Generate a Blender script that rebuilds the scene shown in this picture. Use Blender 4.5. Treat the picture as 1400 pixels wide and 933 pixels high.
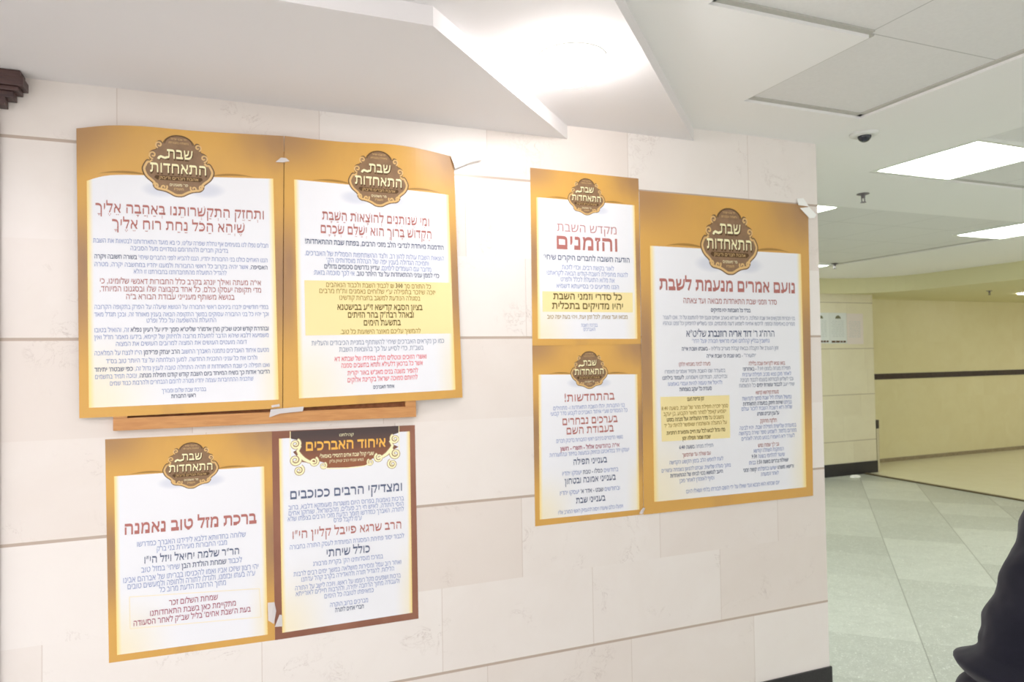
# -*- coding: utf-8 -*-
import bpy, bmesh, math, random
from mathutils import Vector, Matrix, noise
from math import sin, cos, pi, radians

for o in list(bpy.data.objects):
    bpy.data.objects.remove(o)
scene = bpy.context.scene
COL = scene.collection

# ------------------------------------------------------------------ camera, world, exposure
F, CZ, CD, YAW, PITCH, ROLL = 973.524, 1.58088, 2.48383, 0.385624, 0.0245763, -0.0158398
fw = Vector((sin(YAW)*cos(PITCH), cos(YAW)*cos(PITCH), sin(PITCH)))
rt = fw.cross(Vector((0, 0, 1))).normalized()
up = rt.cross(fw)
rt2 = cos(ROLL)*rt + sin(ROLL)*up
up2 = -sin(ROLL)*rt + cos(ROLL)*up
cam_data = bpy.data.cameras.new('camera')
cam_data.sensor_width = 36.0
cam_data.lens = 36.0*F/1400.0
cam_data.clip_start = 0.05
cam_data.dof.use_dof = True          # the photograph is slightly soft: focus a little in front of the wall
cam_data.dof.focus_distance = 1.25
cam_data.dof.aperture_fstop = 9.0
cam = bpy.data.objects.new('camera', cam_data)
COL.objects.link(cam)
cam.matrix_world = Matrix(((rt2.x, up2.x, -fw.x, 0), (rt2.y, up2.y, -fw.y, -CD), (rt2.z, up2.z, -fw.z, CZ), (0, 0, 0, 1)))
scene.camera = cam

WORLD_FILL = 0.75      # even world light added as fill for the lobby
world = bpy.data.worlds.new('world')
scene.world = world
world.use_nodes = True
world.node_tree.nodes['Background'].inputs[0].default_value = (1, 0.98, 0.96, 1)
world.node_tree.nodes['Background'].inputs[1].default_value = WORLD_FILL

scene.view_settings.view_transform = 'Standard'
scene.view_settings.look = 'None'
scene.view_settings.gamma = 1.0
scene.view_settings.use_curve_mapping = False
scene.view_settings.exposure = 0.72
scene.cycles.max_bounces = 10
scene.cycles.diffuse_bounces = 6
scene.cycles.sample_clamp_indirect = 6.0
scene.cycles.use_denoising = True

# strengths of the lamps, seen and added
SPOT_W = 34.0        # round ceiling lamps near the poster wall
PANEL_FILL = 25.0     # unseen square panels added behind the camera to light the poster wall
PANEL_FAR = 11.0      # square ceiling lights of the hall

# ------------------------------------------------------------------ helpers
def lin(c):
    def f(v):
        v /= 255.0
        return v/12.92 if v <= 0.04045 else ((v+0.055)/1.055)**2.4
    return (f(c[0]), f(c[1]), f(c[2]), 1.0)

class NT:
    """small node builder"""
    def __init__(self, name):
        self.m = bpy.data.materials.new(name)
        self.m.use_nodes = True
        self.t = self.m.node_tree
        self.b = self.t.nodes['Principled BSDF']
    def n(self, typ, **kw):
        nd = self.t.nodes.new(typ)
        for k, v in kw.items():
            setattr(nd, k, v)
        return nd
    def l(self, a, b):
        self.t.links.new(a, b)
    def put(self, sock, v):
        if hasattr(v, 'is_output'):
            self.l(v, sock)
        else:
            sock.default_value = v
    def math(self, op, a, b=0.0, c=0.0, clamp=False):
        nd = self.n('ShaderNodeMath', operation=op, use_clamp=clamp)
        self.put(nd.inputs[0], a); self.put(nd.inputs[1], b); self.put(nd.inputs[2], c)
        return nd.outputs[0]
    def mix(self, f, a, b):
        nd = self.n('ShaderNodeMix', data_type='RGBA')
        self.put(nd.inputs[0], f); self.put(nd.inputs[6], a); self.put(nd.inputs[7], b)
        return nd.outputs[2]
    def noise(self, vec, scale, detail=4.0, rough=0.55, dist=0.0):
        nd = self.n('ShaderNodeTexNoise')
        if vec is not None: self.l(vec, nd.inputs['Vector'])
        nd.inputs['Scale'].default_value = scale
        nd.inputs['Detail'].default_value = detail
        nd.inputs['Roughness'].default_value = rough
        nd.inputs['Distortion'].default_value = dist
        return nd.outputs['Fac']
    def smooth(self, x, lo, hi):
        nd = self.n('ShaderNodeMapRange', interpolation_type='SMOOTHSTEP')
        self.put(nd.inputs['Value'], x)
        nd.inputs['From Min'].default_value = lo
        nd.inputs['From Max'].default_value = hi
        return nd.outputs['Result']
    def xyz(self, vec):
        nd = self.n('ShaderNodeSeparateXYZ')
        self.l(vec, nd.inputs[0])
        return nd.outputs[0], nd.outputs[1], nd.outputs[2]
    def comb(self, x, y, z=0.0):
        nd = self.n('ShaderNodeCombineXYZ')
        self.put(nd.inputs[0], x); self.put(nd.inputs[1], y); self.put(nd.inputs[2], z)
        return nd.outputs[0]
    def white(self, vec):
        nd = self.n('ShaderNodeTexWhiteNoise', noise_dimensions='3D')
        self.l(vec, nd.inputs['Vector'])
        return nd.outputs['Value']
    def coord(self, which='Object'):
        return self.n('ShaderNodeTexCoord').outputs[which]
    def base(self, v):
        self.put(self.b.inputs['Base Color'], v)
    def set(self, **kw):
        for k, v in kw.items():
            self.b.inputs[k.replace('_', ' ')].default_value = v

def plain(name, c, rough=0.6, spec=0.3, metal=0.0, var=0.0, vscale=20.0):
    k = NT(name)
    k.set(Roughness=rough, Metallic=metal)
    k.b.inputs['Specular IOR Level'].default_value = spec
    col = lin(c)
    if var > 0:
        f = k.noise(k.coord(), vscale, 5.0)
        d = tuple(x*(1-var) for x in col[:3]) + (1,)
        e = tuple(min(1, x*(1+var)) for x in col[:3]) + (1,)
        k.base(k.mix(k.smooth(f, 0.3, 0.7), d, e))
    else:
        k.base(col)
    return k.m

def emit(name, c, strength, base=(240, 240, 240)):
    k = NT(name)
    k.base(lin(base))
    k.b.inputs['Emission Color'].default_value = lin(c)
    k.b.inputs['Emission Strength'].default_value = strength
    return k.m

def marble(name, light, dark, row=0.3, z0=0.16, col=0.61, joint=None, joint_c=(196, 182, 170), axis='x', vein=0.25, rough=0.28, tone=0.5):
    """polished stone slabs in courses; a wider groove every second course"""
    k = NT(name)
    x, y, z = k.xyz(k.coord())
    h = x if axis == 'x' else y
    r = k.math('FLOOR', k.math('DIVIDE', k.math('SUBTRACT', z, z0), row))
    off = k.math('MULTIPLY', k.white(k.comb(r, 3.7)), col)
    cx = k.math('DIVIDE', k.math('ADD', h, off), col)
    ci = k.math('FLOOR', cx)
    t = k.white(k.comb(ci, r, 0.5))
    shift = k.math('MULTIPLY', t, 17.0)
    v = k.comb(k.math('ADD', x, shift), k.math('ADD', y, shift), z)
    n1 = k.noise(v, 3.2, 6.0, 0.62, 0.6)
    n2 = k.noise(v, 11.0, 6.0, 0.7, 1.4)
    n3 = k.noise(v, 4.3, 3.0, 0.5, 1.0)
    f = k.math('ADD', k.math('MULTIPLY', t, tone), k.math('MULTIPLY', n1, 1.0-tone), clamp=True)
    c = k.mix(k.smooth(f, 0.15, 0.85), lin(light), lin(dark))
    vd = k.math('ABSOLUTE', k.math('SUBTRACT', n2, 0.5))
    vf = k.math('MULTIPLY', k.math('SUBTRACT', 1.0, k.smooth(vd, 0.0, 0.02)), k.smooth(n3, 0.56, 0.70))
    c = k.mix(k.math('MULTIPLY', vf, vein), c, lin((150, 128, 118)))
    # fine butt joints
    fx = k.math('FRACT', cx)
    e = k.math('MINIMUM', fx, k.math('SUBTRACT', 1.0, fx))
    c = k.mix(k.math('MULTIPLY', k.math('LESS_THAN', e, 0.0022), 0.45), c, lin(joint_c))
    if joint:
        g = k.math('FRACT', k.math('DIVIDE', k.math('SUBTRACT', z, joint[0]-joint[2]/2), joint[1]))
        gm = k.math('LESS_THAN', g, joint[2]/joint[1])
        c = k.mix(gm, c, lin(joint_c))
    k.base(c)
    k.set(Roughness=rough)
    k.b.inputs['Specular IOR Level'].default_value = 0.35
    return k.m

def mesh_obj(name, verts, faces, mats, midx=None, parent=None, smooth=False):
    me = bpy.data.meshes.new(name)
    me.from_pydata([tuple(v) for v in verts], [], faces)
    for m in (mats if isinstance(mats, (list, tuple)) else [mats]):
        me.materials.append(m)
    if midx is not None:
        me.polygons.foreach_set('material_index', midx)
    if smooth:
        me.polygons.foreach_set('use_smooth', [True]*len(me.polygons))
    me.update()
    o = bpy.data.objects.new(name, me)
    COL.objects.link(o)
    if parent is not None:
        o.parent = parent
    return o

class MB:
    """collects vertices and faces of one mesh"""
    def __init__(self):
        self.v, self.f, self.m = [], [], []
    def face(self, idx, m=0):
        self.f.append(tuple(idx)); self.m.append(m)
    def box(self, x0, x1, y0, y1, z0, z1, m=0):
        b = len(self.v)
        self.v += [(x0, y0, z0), (x1, y0, z0), (x1, y1, z0), (x0, y1, z0), (x0, y0, z1), (x1, y0, z1), (x1, y1, z1), (x0, y1, z1)]
        for q in ((0, 3, 2, 1), (4, 5, 6, 7), (0, 1, 5, 4), (1, 2, 6, 5), (2, 3, 7, 6), (3, 0, 4, 7)):
            self.face([b+i for i in q], m)
    def prism(self, poly, z0, z1, m=0):
        """poly counter-clockwise seen from above"""
        b = len(self.v); n = len(poly)
        self.v += [(x, y, z0) for x, y in poly] + [(x, y, z1) for x, y in poly]
        self.face([b+i for i in reversed(range(n))], m)
        self.face([b+n+i for i in range(n)], m)
        for i in range(n):
            j = (i+1) % n
            self.face([b+i, b+j, b+n+j, b+n+i], m)
    def lathe(self, cx, cy, prof, seg=32, m=0):
        """prof: (radius, z) list"""
        b = len(self.v)
        for r, z in prof:
            for s in range(seg):
                a = 2*pi*s/seg
                self.v.append((cx+r*cos(a), cy+r*sin(a), z))
        for i in range(len(prof)-1):
            for s in range(seg):
                t = (s+1) % seg
                self.face([b+i*seg+s, b+i*seg+t, b+(i+1)*seg+t, b+(i+1)*seg+s], m)
        self.face([b+s for s in range(seg)], m)
        self.face([b+(len(prof)-1)*seg+s for s in reversed(range(seg))], m)
    def build(self, name, mats, parent=None, loc=None, smooth=False, bevel=0.0):
        vs = self.v
        if loc is not None:
            vs = [(x-loc[0], y-loc[1], z-loc[2]) for x, y, z in vs]
        o = mesh_obj(name, vs, self.f, mats, self.m, parent, smooth)
        bm = bmesh.new(); bm.from_mesh(o.data)
        bmesh.ops.recalc_face_normals(bm, faces=bm.faces)
        if bevel > 0:
            bmesh.ops.bevel(bm, geom=bm.edges, offset=bevel, segments=2, affect='EDGES', profile=0.7)
        bm.to_mesh(o.data); bm.free()
        if loc is not None and parent is None:
            o.location = loc
        return o

def tag(o, label=None, cat=None, group=None, kind=None):
    if label: o['label'] = label
    if cat: o['category'] = cat
    if group: o['group'] = group
    if kind: o['kind'] = kind
    return o

def empty(name, loc):
    o = bpy.data.objects.new(name, None)
    o.empty_display_size = 0.1
    COL.objects.link(o)
    o.location = loc
    return o

def struct(o):
    o['kind'] = 'structure'
    return o

# ------------------------------------------------------------------ the setting
# heights: floor 0, hall ceiling 2.546, stepped ceilings by the poster wall 2.492 and 2.439, far low ceiling 2.35
M_wall = marble('cream_marble', (240, 234, 230), (230, 220, 213), joint=(0.46, 0.6, 0.0095), joint_c=(190, 172, 158), vein=0.35)
M_pillar = marble('pillar_marble', (228, 222, 196), (218, 210, 182), joint=(0.44, 0.6, 0.008), joint_c=(172, 160, 136), vein=0.1, tone=0.25)
M_yellow = marble('yellow_marble', (226, 220, 180), (220, 212, 168), row=0.42, z0=0.05, col=0.62, joint_c=(222, 214, 172), vein=0.03, rough=0.35, tone=0.1)
M_base = plain('black_granite', (46, 44, 46), 0.3, 0.4, var=0.25, vscale=160)
M_plaster = plain('white_plaster', (238, 234, 235), 0.85, 0.2)
M_plaster2 = plain('hall_plaster', (245, 244, 243), 0.85, 0.2)
M_band = plain('brown_stone_band', (62, 50, 46), 0.35, 0.4, var=0.2, vscale=30)
M_skirt = plain('taupe_stone', (150, 138, 112), 0.4, 0.3, var=0.15, vscale=25)
M_trim = plain('ceiling_angle_trim', (190, 188, 180), 0.6, 0.3)

def tile_ceiling_mat():
    k = NT('ceiling_tile')
    x, y, z = k.xyz(k.coord())
    def edge(a, o):
        f = k.math('FRACT', k.math('DIVIDE', k.math('SUBTRACT', a, o), 0.6))
        return k.math('MINIMUM', f, k.math('SUBTRACT', 1.0, f))
    e = k.math('MINIMUM', edge(x, 1.84), edge(y, -0.30))
    ln = k.math('LESS_THAN', e, 0.004)
    n = k.noise(k.coord(), 90.0, 3.0)
    c = k.mix(n, lin((226, 225, 224)), lin((236, 235, 234)))
    k.base(k.mix(k.math('MULTIPLY', ln, 0.5), c, lin((150, 150, 146))))
    k.set(Roughness=0.9)
    return k.m
M_tile = tile_ceiling_mat()

def floor_mat():
    k = NT('terrazzo_tiles')
    x, y, z = k.xyz(k.coord())
    u = k.math('DIVIDE', k.math('SUBTRACT', k.math('MULTIPLY', k.math('SUBTRACT', x, y), 0.70711), 2.263), 0.6)
    v = k.math('DIVIDE', k.math('SUBTRACT', k.math('MULTIPLY', k.math('ADD', x, y), 0.70711), 2.70), 0.6)
    t = k.white(k.comb(k.math('FLOOR', u), k.math('FLOOR', v), 1.5))
    n1 = k.noise(k.coord(), 26.0, 5.0, 0.65, 1.2)
    n2 = k.noise(k.coord(), 7.0, 4.0, 0.6, 0.4)
    f = k.math('ADD', k.math('MULTIPLY', t, 0.29), k.math('ADD', k.math('MULTIPLY', n1, 0.35), k.math('MULTIPLY', n2, 0.2)))
    c = k.mix(k.smooth(f, 0.25, 0.75), lin((176, 180, 174)), lin((212, 216, 210)))
    fl = k.smooth(k.noise(k.coord(), 48.0, 3.0, 0.6, 2.5), 0.56, 0.68)
    c = k.mix(k.math('MULTIPLY', fl, 0.75), c, lin((240, 244, 240)))
    def edge(a):
        g = k.math('FRACT', a)
        return k.math('MINIMUM', g, k.math('SUBTRACT', 1.0, g))
    eu = k.math('LESS_THAN', edge(u), 0.006)
    ev = k.math('LESS_THAN', edge(v), 0.003)
    c = k.mix(k.math('MULTIPLY', eu, 0.55), c, lin((96, 100, 92)))
    c = k.mix(k.math('MULTIPLY', ev, 0.25), c, lin((96, 100, 92)))
    k.base(c)
    k.set(Roughness=0.32)
    k.b.inputs['Specular IOR Level'].default_value = 0.45
    return k.m
M_floor = floor_mat()

X0, X1, Y0, YF = -3.2, 14.0, -5.6, 5.05
m = MB(); m.box(X0, X1, Y0, YF, -0.12, 0.0)
struct(m.build('floor', M_floor))
# the poster wall: end block of a solid stone-clad bay
m = MB(); m.box(X0, 2.532, 0.0, 0.45, 0.0, 2.70)
struct(m.build('wall_front', M_wall))
m = MB(); m.box(X0, 2.540, -0.008, 0.458, 0.0, 0.168)
struct(m.build('baseboard_front', M_base, bevel=0.002))
m = MB(); m.box(X0, X1, YF, YF+0.2, 0.0, 2.70)
struct(m.build('wall_back', M_yellow))
m = MB(); m.box(X1, X1+0.2, Y0, YF, 0.0, 2.70)
struct(m.build('wall_right', M_plaster2))
# rear and left walls left out so the added world fill reaches the room
# far pillar with stone base
m = MB(); m.box(6.3, 8.0, 4.47, YF, 0.0, 2.70)
struct(m.build('wall_pillar', M_pillar))
m = MB(); m.box(6.29, 8.008, 4.458, YF, 0.0, 0.158)
struct(m.build('baseboard_pillar', M_base, bevel=0.002))
# dark stone band of short tiles along the yellow wall, and its skirting
m = MB()
x = 8.0
while x < X1:
    m.box(x+0.002, min(x+0.298, X1), YF-0.012, YF, 1.195, 1.275); x += 0.3
struct(m.build('trim_1', M_band))
m = MB(); m.box(8.0, X1, YF-0.014, YF, 0.0, 0.055)
struct(m.build('baseboard_back', M_skirt))
# lighter stone floor beyond a dark inlaid strip
m = MB(); m.box(7.80, X1, Y0, YF-0.014, 0.0, 0.004)
def yfloor_mat():
    k = NT('yellow_floor_stone')
    n = k.noise(k.coord(), 5.0, 5.0, 0.6)
    k.base(k.mix(n, lin((232, 230, 208)), lin((224, 220, 192))))
    k.set(Roughness=0.22)
    k.b.inputs['Specular IOR Level'].default_value = 0.5
    return k.m
struct(m.build('floor_inlay', yfloor_mat()))
m = MB(); m.box(7.745, 7.80, Y0, 4.456, 0.0, 0.012)
struct(m.build('trim_2', plain('dark_floor_strip', (92, 80, 58), 0.4, 0.4)))

# ceilings
def ceiling_plaster():
    xs = [X0, 1.24, 1.84, 2.44, 3.20, 6.24, 7.6, X1]
    ys = [Y0, -4.5, -0.90, -0.33, 0.30, 1.02, 4.02, YF]
    def is_tile(i, j):
        cx, cy = (xs[i]+xs[i+1])/2, (ys[j]+ys[j+1])/2
        if 1.84 < cx < 2.44 and -4.5 < cy < -0.33: return True
        if 1.24 < cx < 1.84 and -4.5 < cy < -0.90: return True
        if 3.20 < cx < 7.6 and -4.5 < cy < 0.30: return True
        if 3.20 < cx < 6.24 and 1.02 < cy < 4.02: return True
        return False
    m = MB(); tr = MB()
    zb, zt = 2.546, 2.562
    for i in range(len(xs)-1):
        for j in range(len(ys)-1):
            if is_tile(i, j): continue
            m.box(xs[i], xs[i+1], ys[j], ys[j+1], zb, zt)
            for di, dj in ((1, 0), (-1, 0), (0, 1), (0, -1)):
                a, b = i+di, j+dj
                if 0 <= a < len(xs)-1 and 0 <= b < len(ys)-1 and is_tile(a, b):
                    w = 0.022
                    if di == 1: tr.box(xs[i+1], xs[i+1]+w, ys[j], ys[j+1], 2.5565, zt)
                    if di == -1: tr.box(xs[i]-w, xs[i], ys[j], ys[j+1], 2.5565, zt)
                    if dj == 1: tr.box(xs[i], xs[i+1], ys[j+1], ys[j+1]+w, 2.5565, zt)
                    if dj == -1: tr.box(xs[i], xs[i+1], ys[j]-w, ys[j], 2.5565, zt)
    o = m.build('ceiling_plasterboard', M_plaster2)
    bm = bmesh.new(); bm.from_mesh(o.data)
    bmesh.ops.remove_doubles(bm, verts=bm.verts, dist=1e-5)
    bm.to_mesh(o.data); bm.free()
    struct(o)
    struct(tr.build('trim_3', M_trim))
ceiling_plaster()
m = MB(); m.box(X0, X1, Y0, YF, 2.562, 2.70)
struct(m.build('ceiling', M_tile))
# stepped lower ceilings by the poster wall, both cut at 45 degrees
m = MB(); m.prism([(X0, -4.97), (-3.12, -4.97), (1.855, 0.0), (X0, 0.0)], 2.492, 2.5458)
struct(m.build('ceiling_step', M_plaster))
m = MB(); m.prism([(X0, -0.735), (0.505, -0.735), (1.257, 0.0), (X0, 0.0)], 2.439, 2.4918)
struct(m.build('ceiling_soffit', M_plaster))
# low ceiling over the far corner, with a rounded inner corner
pts = [(7.92, Y0), (X1, Y0), (X1, YF), (6.3, YF), (6.3, 4.455), (7.15, 4.45)]
for i in range(13):
    a = pi/2*(1-i/12.0)
    pts.append((7.15+0.85*cos(a), 3.60+0.85*sin(a)))
m = MB(); m.prism(pts, 2.352, 2.5458)
struct(m.build('ceiling_low', plain('warm_low_ceiling', (222, 218, 178), 0.85, 0.2)))

# ------------------------------------------------------------------ lamps and ceiling fittings
M_lampframe = plain('white_lamp_frame', (232, 234, 228), 0.5, 0.4)
M_panel_far = emit('lit_hall_diffuser', (247, 255, 246), PANEL_FAR)
M_panel_fill = emit('added_fill_diffuser', (255, 247, 252), PANEL_FILL)
def panel_light(cx, cy, label, z=2.562, near=False):
    t = tag(empty('ceiling_light', (cx, cy, z)), label, 'ceiling light', 'square ceiling lights')
    a = MB(); h = 0.297; w = 0.024
    a.box(-h, h, -h, -h+w, -0.016, 0); a.box(-h, h, h-w, h, -0.016, 0)
    a.box(-h, -h+w, -h+w, h-w, -0.016, 0); a.box(h-w, h, -h+w, h-w, -0.016, 0)
    a.build('frame', M_lampframe, t)
    d = MB(); d.box(-h+w, h-w, -h+w, h-w, -0.010, -0.002)
    d.build('diffuser', M_panel_fill if near else M_panel_far, t)
    return t
panel_light(3.50, -0.005, 'square lit ceiling light, largest one, beyond the dome camera')
panel_light(5.94, 1.32, 'square lit ceiling light cut by the right photo edge, mid hall')
panel_light(3.50, 1.32, 'square lit ceiling light partly hidden by the poster wall corner, nearer one')
panel_light(5.90, 3.70, 'small far square lit ceiling light peeping past the poster wall corner')
panel_light(-1.30, -2.60, 'added fill panel, unseen, left of the camera, nearer the wall', 2.492, near=True)  # this and the next: unseen panels added to light the poster wall
panel_light(-1.30, -3.60, 'added fill panel, unseen, left behind the camera', 2.492, near=True)
panel_light(5.30, -1.50, 'added square ceiling light, unseen, to the right of the camera')  # this and the next: unseen lights added to brighten the hall
panel_light(6.50, -0.90, 'added square ceiling light, unseen, near the far floor strip')

def round_lamp(cx, cy, z, r, power, label, colour=(1, 0.965, 0.94), drop=0.035):
    t = tag(empty('round_ceiling_lamp', (cx, cy, z)), label, 'ceiling lamp', 'round ceiling lamps')
    a = MB(); a.lathe(0, 0, [(r*1.04, 0.0), (r*1.04, -0.004), (r*1.0, -0.006), (r*0.98, -0.004), (r*0.98, 0.0)], 40)
    a.build('trim_ring', M_lampframe, t, smooth=False)
    d = MB(); d.lathe(0, 0, [(r*0.97, -0.004)] + [(r*0.97*cos(b), -0.006-(drop-0.006)*sin(b)) for b in [i*pi/2/10 for i in range(1, 10)]] + [(r*0.02, -drop)], 40)
    k = emit('lit_opal_glass', (255, 250, 248), power)
    d.build('opal_glass', k, t, smooth=True)
    return t
round_lamp(0.985, -0.575, 2.492, 0.10, SPOT_W, 'bright round ceiling lamp above the small posters', drop=0.085)
round_lamp(-0.10, -1.35, 2.492, 0.095, SPOT_W, 'round ceiling lamp over the left posters, outside the photo')
round_lamp(9.95, 3.78, 2.352, 0.06, 40.0, 'tiny lit round lamp in the far low ceiling', drop=0.02)
round_lamp(9.95, 1.90, 2.352, 0.09, 110.0, 'added unseen round lamp of the far low ceiling, nearer one', drop=0.02)  # this and the next: unseen lamps added to brighten the far yellow corner
round_lamp(12.2, 3.20, 2.352, 0.09, 110.0, 'added unseen round lamp of the far low ceiling, farther one', drop=0.02)

# dome camera
t = tag(empty('dome_camera', (2.62, -0.19, 2.546)), 'white dome security camera with black ball on the ceiling', 'security camera')
a = MB(); a.lathe(0, 0, [(0.060, 0.0), (0.060, -0.004), (0.052, -0.010), (0.036, -0.014), (0.030, -0.012)], 40)
a.build('housing', plain('white_plastic', (226, 226, 224), 0.4, 0.4), t, smooth=True)
a = MB()
a.lathe(0, 0, [(0.028, -0.008)] + [(0.028*cos(b), -0.012-0.026*sin(b)) for b in [i*pi/2/9 for i in range(9)]] + [(0.002, -0.038)], 32)
a.build('lens_dome', plain('black_dome', (38, 40, 52), 0.12, 0.6), t, smooth=True)

M_sprk = plain('sprinkler_metal', (128, 122, 128), 0.4, 0.5, 0.6)
def sprinkler(x, y, z, label):
    t = tag(empty('fire_sprinkler', (x, y, z)), label, 'sprinkler', 'ceiling sprinklers')
    a = MB(); a.lathe(0, 0, [(0.036, 0), (0.036, -0.003), (0.022, -0.008), (0.014, -0.008)], 28)
    a.build('escutcheon', M_sprk, t)
    b = MB(); b.lathe(0, 0, [(0.012, -0.006), (0.012, -0.022), (0.008, -0.024), (0.008, -0.027)], 16)
    for s in (-1, 1):
        b.box(s*0.011-0.002, s*0.011+0.002, -0.003, 0.003, -0.048, -0.022)
    b.box(-0.013, 0.013, -0.003, 0.003, -0.051, -0.047)
    b.build('frame_arms', M_sprk, t)
    c = MB(); c.lathe(0, 0, [(0.016, -0.051), (0.016, -0.054), (0.004, -0.056)], 20)
    c.build('deflector', M_sprk, t)
sprinkler(3.60, 0.69, 2.546, 'ceiling sprinkler below the dome camera in the photo')
sprinkler(6.16, 3.34, 2.556, 'far ceiling sprinkler beside the small far light')
sprinkler(9.10, 3.65, 2.352, 'dark sprinkler on the far low ceiling')

# ------------------------------------------------------------------ lettering: glyph outlines laid out right to left
_glyphs = {}
from mathutils.geometry import tessellate_polygon
def area2(p):
    return sum(p[i-1][0]*p[i][1]-p[i][0]*p[i-1][1] for i in range(len(p)))
def inside(pt, poly):
    c = False; x, y = pt
    for i in range(len(poly)):
        (x1, y1), (x2, y2) = poly[i-1], poly[i]
        if (y1 > y) != (y2 > y) and x < (x2-x1)*(y-y1)/(y2-y1)+x1: c = not c
    return c
_outl = {}
def outlines(s, res):
    """sampled contours of a string in the built-in font"""
    if (s, res) in _outl: return _outl[(s, res)]
    cu = bpy.data.curves.new('g', 'FONT')
    cu.size = 1.0; cu.body = s
    o = bpy.data.objects.new('g', cu); COL.objects.link(o)
    bpy.context.view_layer.update()
    dg = bpy.context.evaluated_depsgraph_get()
    c2 = o.evaluated_get(dg).to_curve(dg)
    P = []
    for sp in c2.splines:
        pts = []
        bp = sp.bezier_points
        n = len(bp)
        for i in range(n):
            p0, p1 = bp[i], bp[(i+1) % n]
            a, b, c, d = p0.co, p0.handle_right, p1.handle_left, p1.co
            straight = ((b-a).length < 1e-5 or abs((b-a).xy.normalized().cross((d-a).xy.normalized())) < 0.02) and ((c-d).length < 1e-5 or abs((c-d).xy.normalized().cross((d-a).xy.normalized())) < 0.02)
            k = 1 if straight else res
            for j in range(k):
                t = j/k
                q = a*(1-t)**3 + b*3*t*(1-t)**2 + c*3*t*t*(1-t) + d*t**3
                if not pts or (abs(q.x-pts[-1][0])+abs(q.y-pts[-1][1])) > 1e-4: pts.append((q.x, q.y))
        if len(pts) > 1 and abs(pts[0][0]-pts[-1][0])+abs(pts[0][1]-pts[-1][1]) < 1e-4: pts.pop()
        if len(pts) > 2: P.append(pts)
    o.to_curve_clear() if hasattr(o, 'to_curve_clear') else None
    bpy.data.objects.remove(o); bpy.data.curves.remove(cu)
    _outl[(s, res)] = P
    return P

def glyph(ch, res, offx, offz):
    """(vertices, faces, advance) of one letter, its strokes widened by offx sideways and offz up and down"""
    key = (ch, res, offx, offz)
    if key in _glyphs: return _glyphs[key]
    if ch in '\u05f4\u05f3':     # short slanted abbreviation ticks
        V, Fc = [], []
        for i in range(2 if ch == '\u05f4' else 1):
            b_ = len(V); x_ = 0.03+0.125*i; w_ = 0.05+offx
            V += [(x_, 0.41-offz), (x_+w_, 0.41-offz), (x_+w_+0.075, 0.66), (x_+0.045, 0.66)]
            Fc.append((b_, b_+1, b_+2, b_+3))
        _glyphs[key] = (V, Fc, 0.33 if ch == '\u05f4' else 0.21); return _glyphs[key]
    P = outlines(ch, res) if ch != ' ' else []
    if not P:
        _glyphs[key] = ([], [], 0.26); return _glyphs[key]
    adv = max(p[0] for q in outlines(ch+ch, res) for p in q) - max(p[0] for q in P for p in q)
    big = max(P, key=lambda q: abs(area2(q)))
    sg = 1 if area2(big) > 0 else -1          # winding of the filled contours
    Q = []
    for q in P:
        n = len(q); r = []
        for i in range(n):
            a, b, c = q[i-1], q[i], q[(i+1) % n]
            d1 = Vector((b[0]-a[0], b[1]-a[1])).normalized(); d2 = Vector((c[0]-b[0], c[1]-b[1])).normalized()
            n1 = Vector((d1.y, -d1.x))*sg; n2 = Vector((d2.y, -d2.x))*sg
            m_ = n1+n2; L = m_.length
            if L < 0.3: m_ = n1
            else: m_ = m_/L*min(1.5, 2.0/L)
            r.append((b[0]+m_.x*offx, b[1]+m_.y*offz))
        Q.append(r)
    outer = [q for q, p in zip(Q, P) if area2(p)*sg > 0]
    holes = [q for q, p in zip(Q, P) if area2(p)*sg <= 0]
    lo, hi = (-offz, 0.592+offz)
    V, Fc = [], []
    for q in outer:
        hs = [h for h in holes if inside(h[0], q)]
        loops = [q]+hs
        base = len(V)
        flat = [p for l_ in loops for p in l_]
        for t in tessellate_polygon([[Vector((x, y, 0)) for x, y in l_] for l_ in loops]):
            Fc.append(tuple(base+i for i in t))
        # keep the letter between base line and top line after widening
        V += [(x, (y-lo)/(hi-lo)*0.592 if -0.05 < y < 0.66 else y) for x, y in flat]
    _glyphs[key] = (V, Fc, adv)
    return _glyphs[key]

# vowel points as small marks: list of boxes (dx, dy0, w, h) around the letter's centre, in em
MARKS = {
 0x05B0: [(0, -0.10, .06, .05), (0, -0.20, .06, .05)],
 0x05B1: [(-.05, -0.11, .05, .05), (.05, -0.11, .05, .05)],
 0x05B2: [(-.06, -0.12, .15, .045), (.09, -0.10, .05, .05), (.09, -0.19, .05, .05)],
 0x05B4: [(0, -0.12, .06, .06)],
 0x05B5: [(-.06, -0.12, .06, .05), (.06, -0.12, .06, .05)],
 0x05B6: [(-.07, -0.10, .06, .05), (.07, -0.10, .06, .05), (0, -0.19, .06, .05)],
 0x05B7: [(0, -0.12, .20, .045)],
 0x05B8: [(0, -0.10, .20, .045), (0, -0.18, .045, .09)],
 0x05B9: [(-.16, 0.66, .06, .06)],
 0x05BC: [(0, 0.27, .06, .06)],
 0x05C1: [(.22, 0.66, .06, .06)],
 0x05C2: [(-.22, 0.66, .06, .06)],
}

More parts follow.
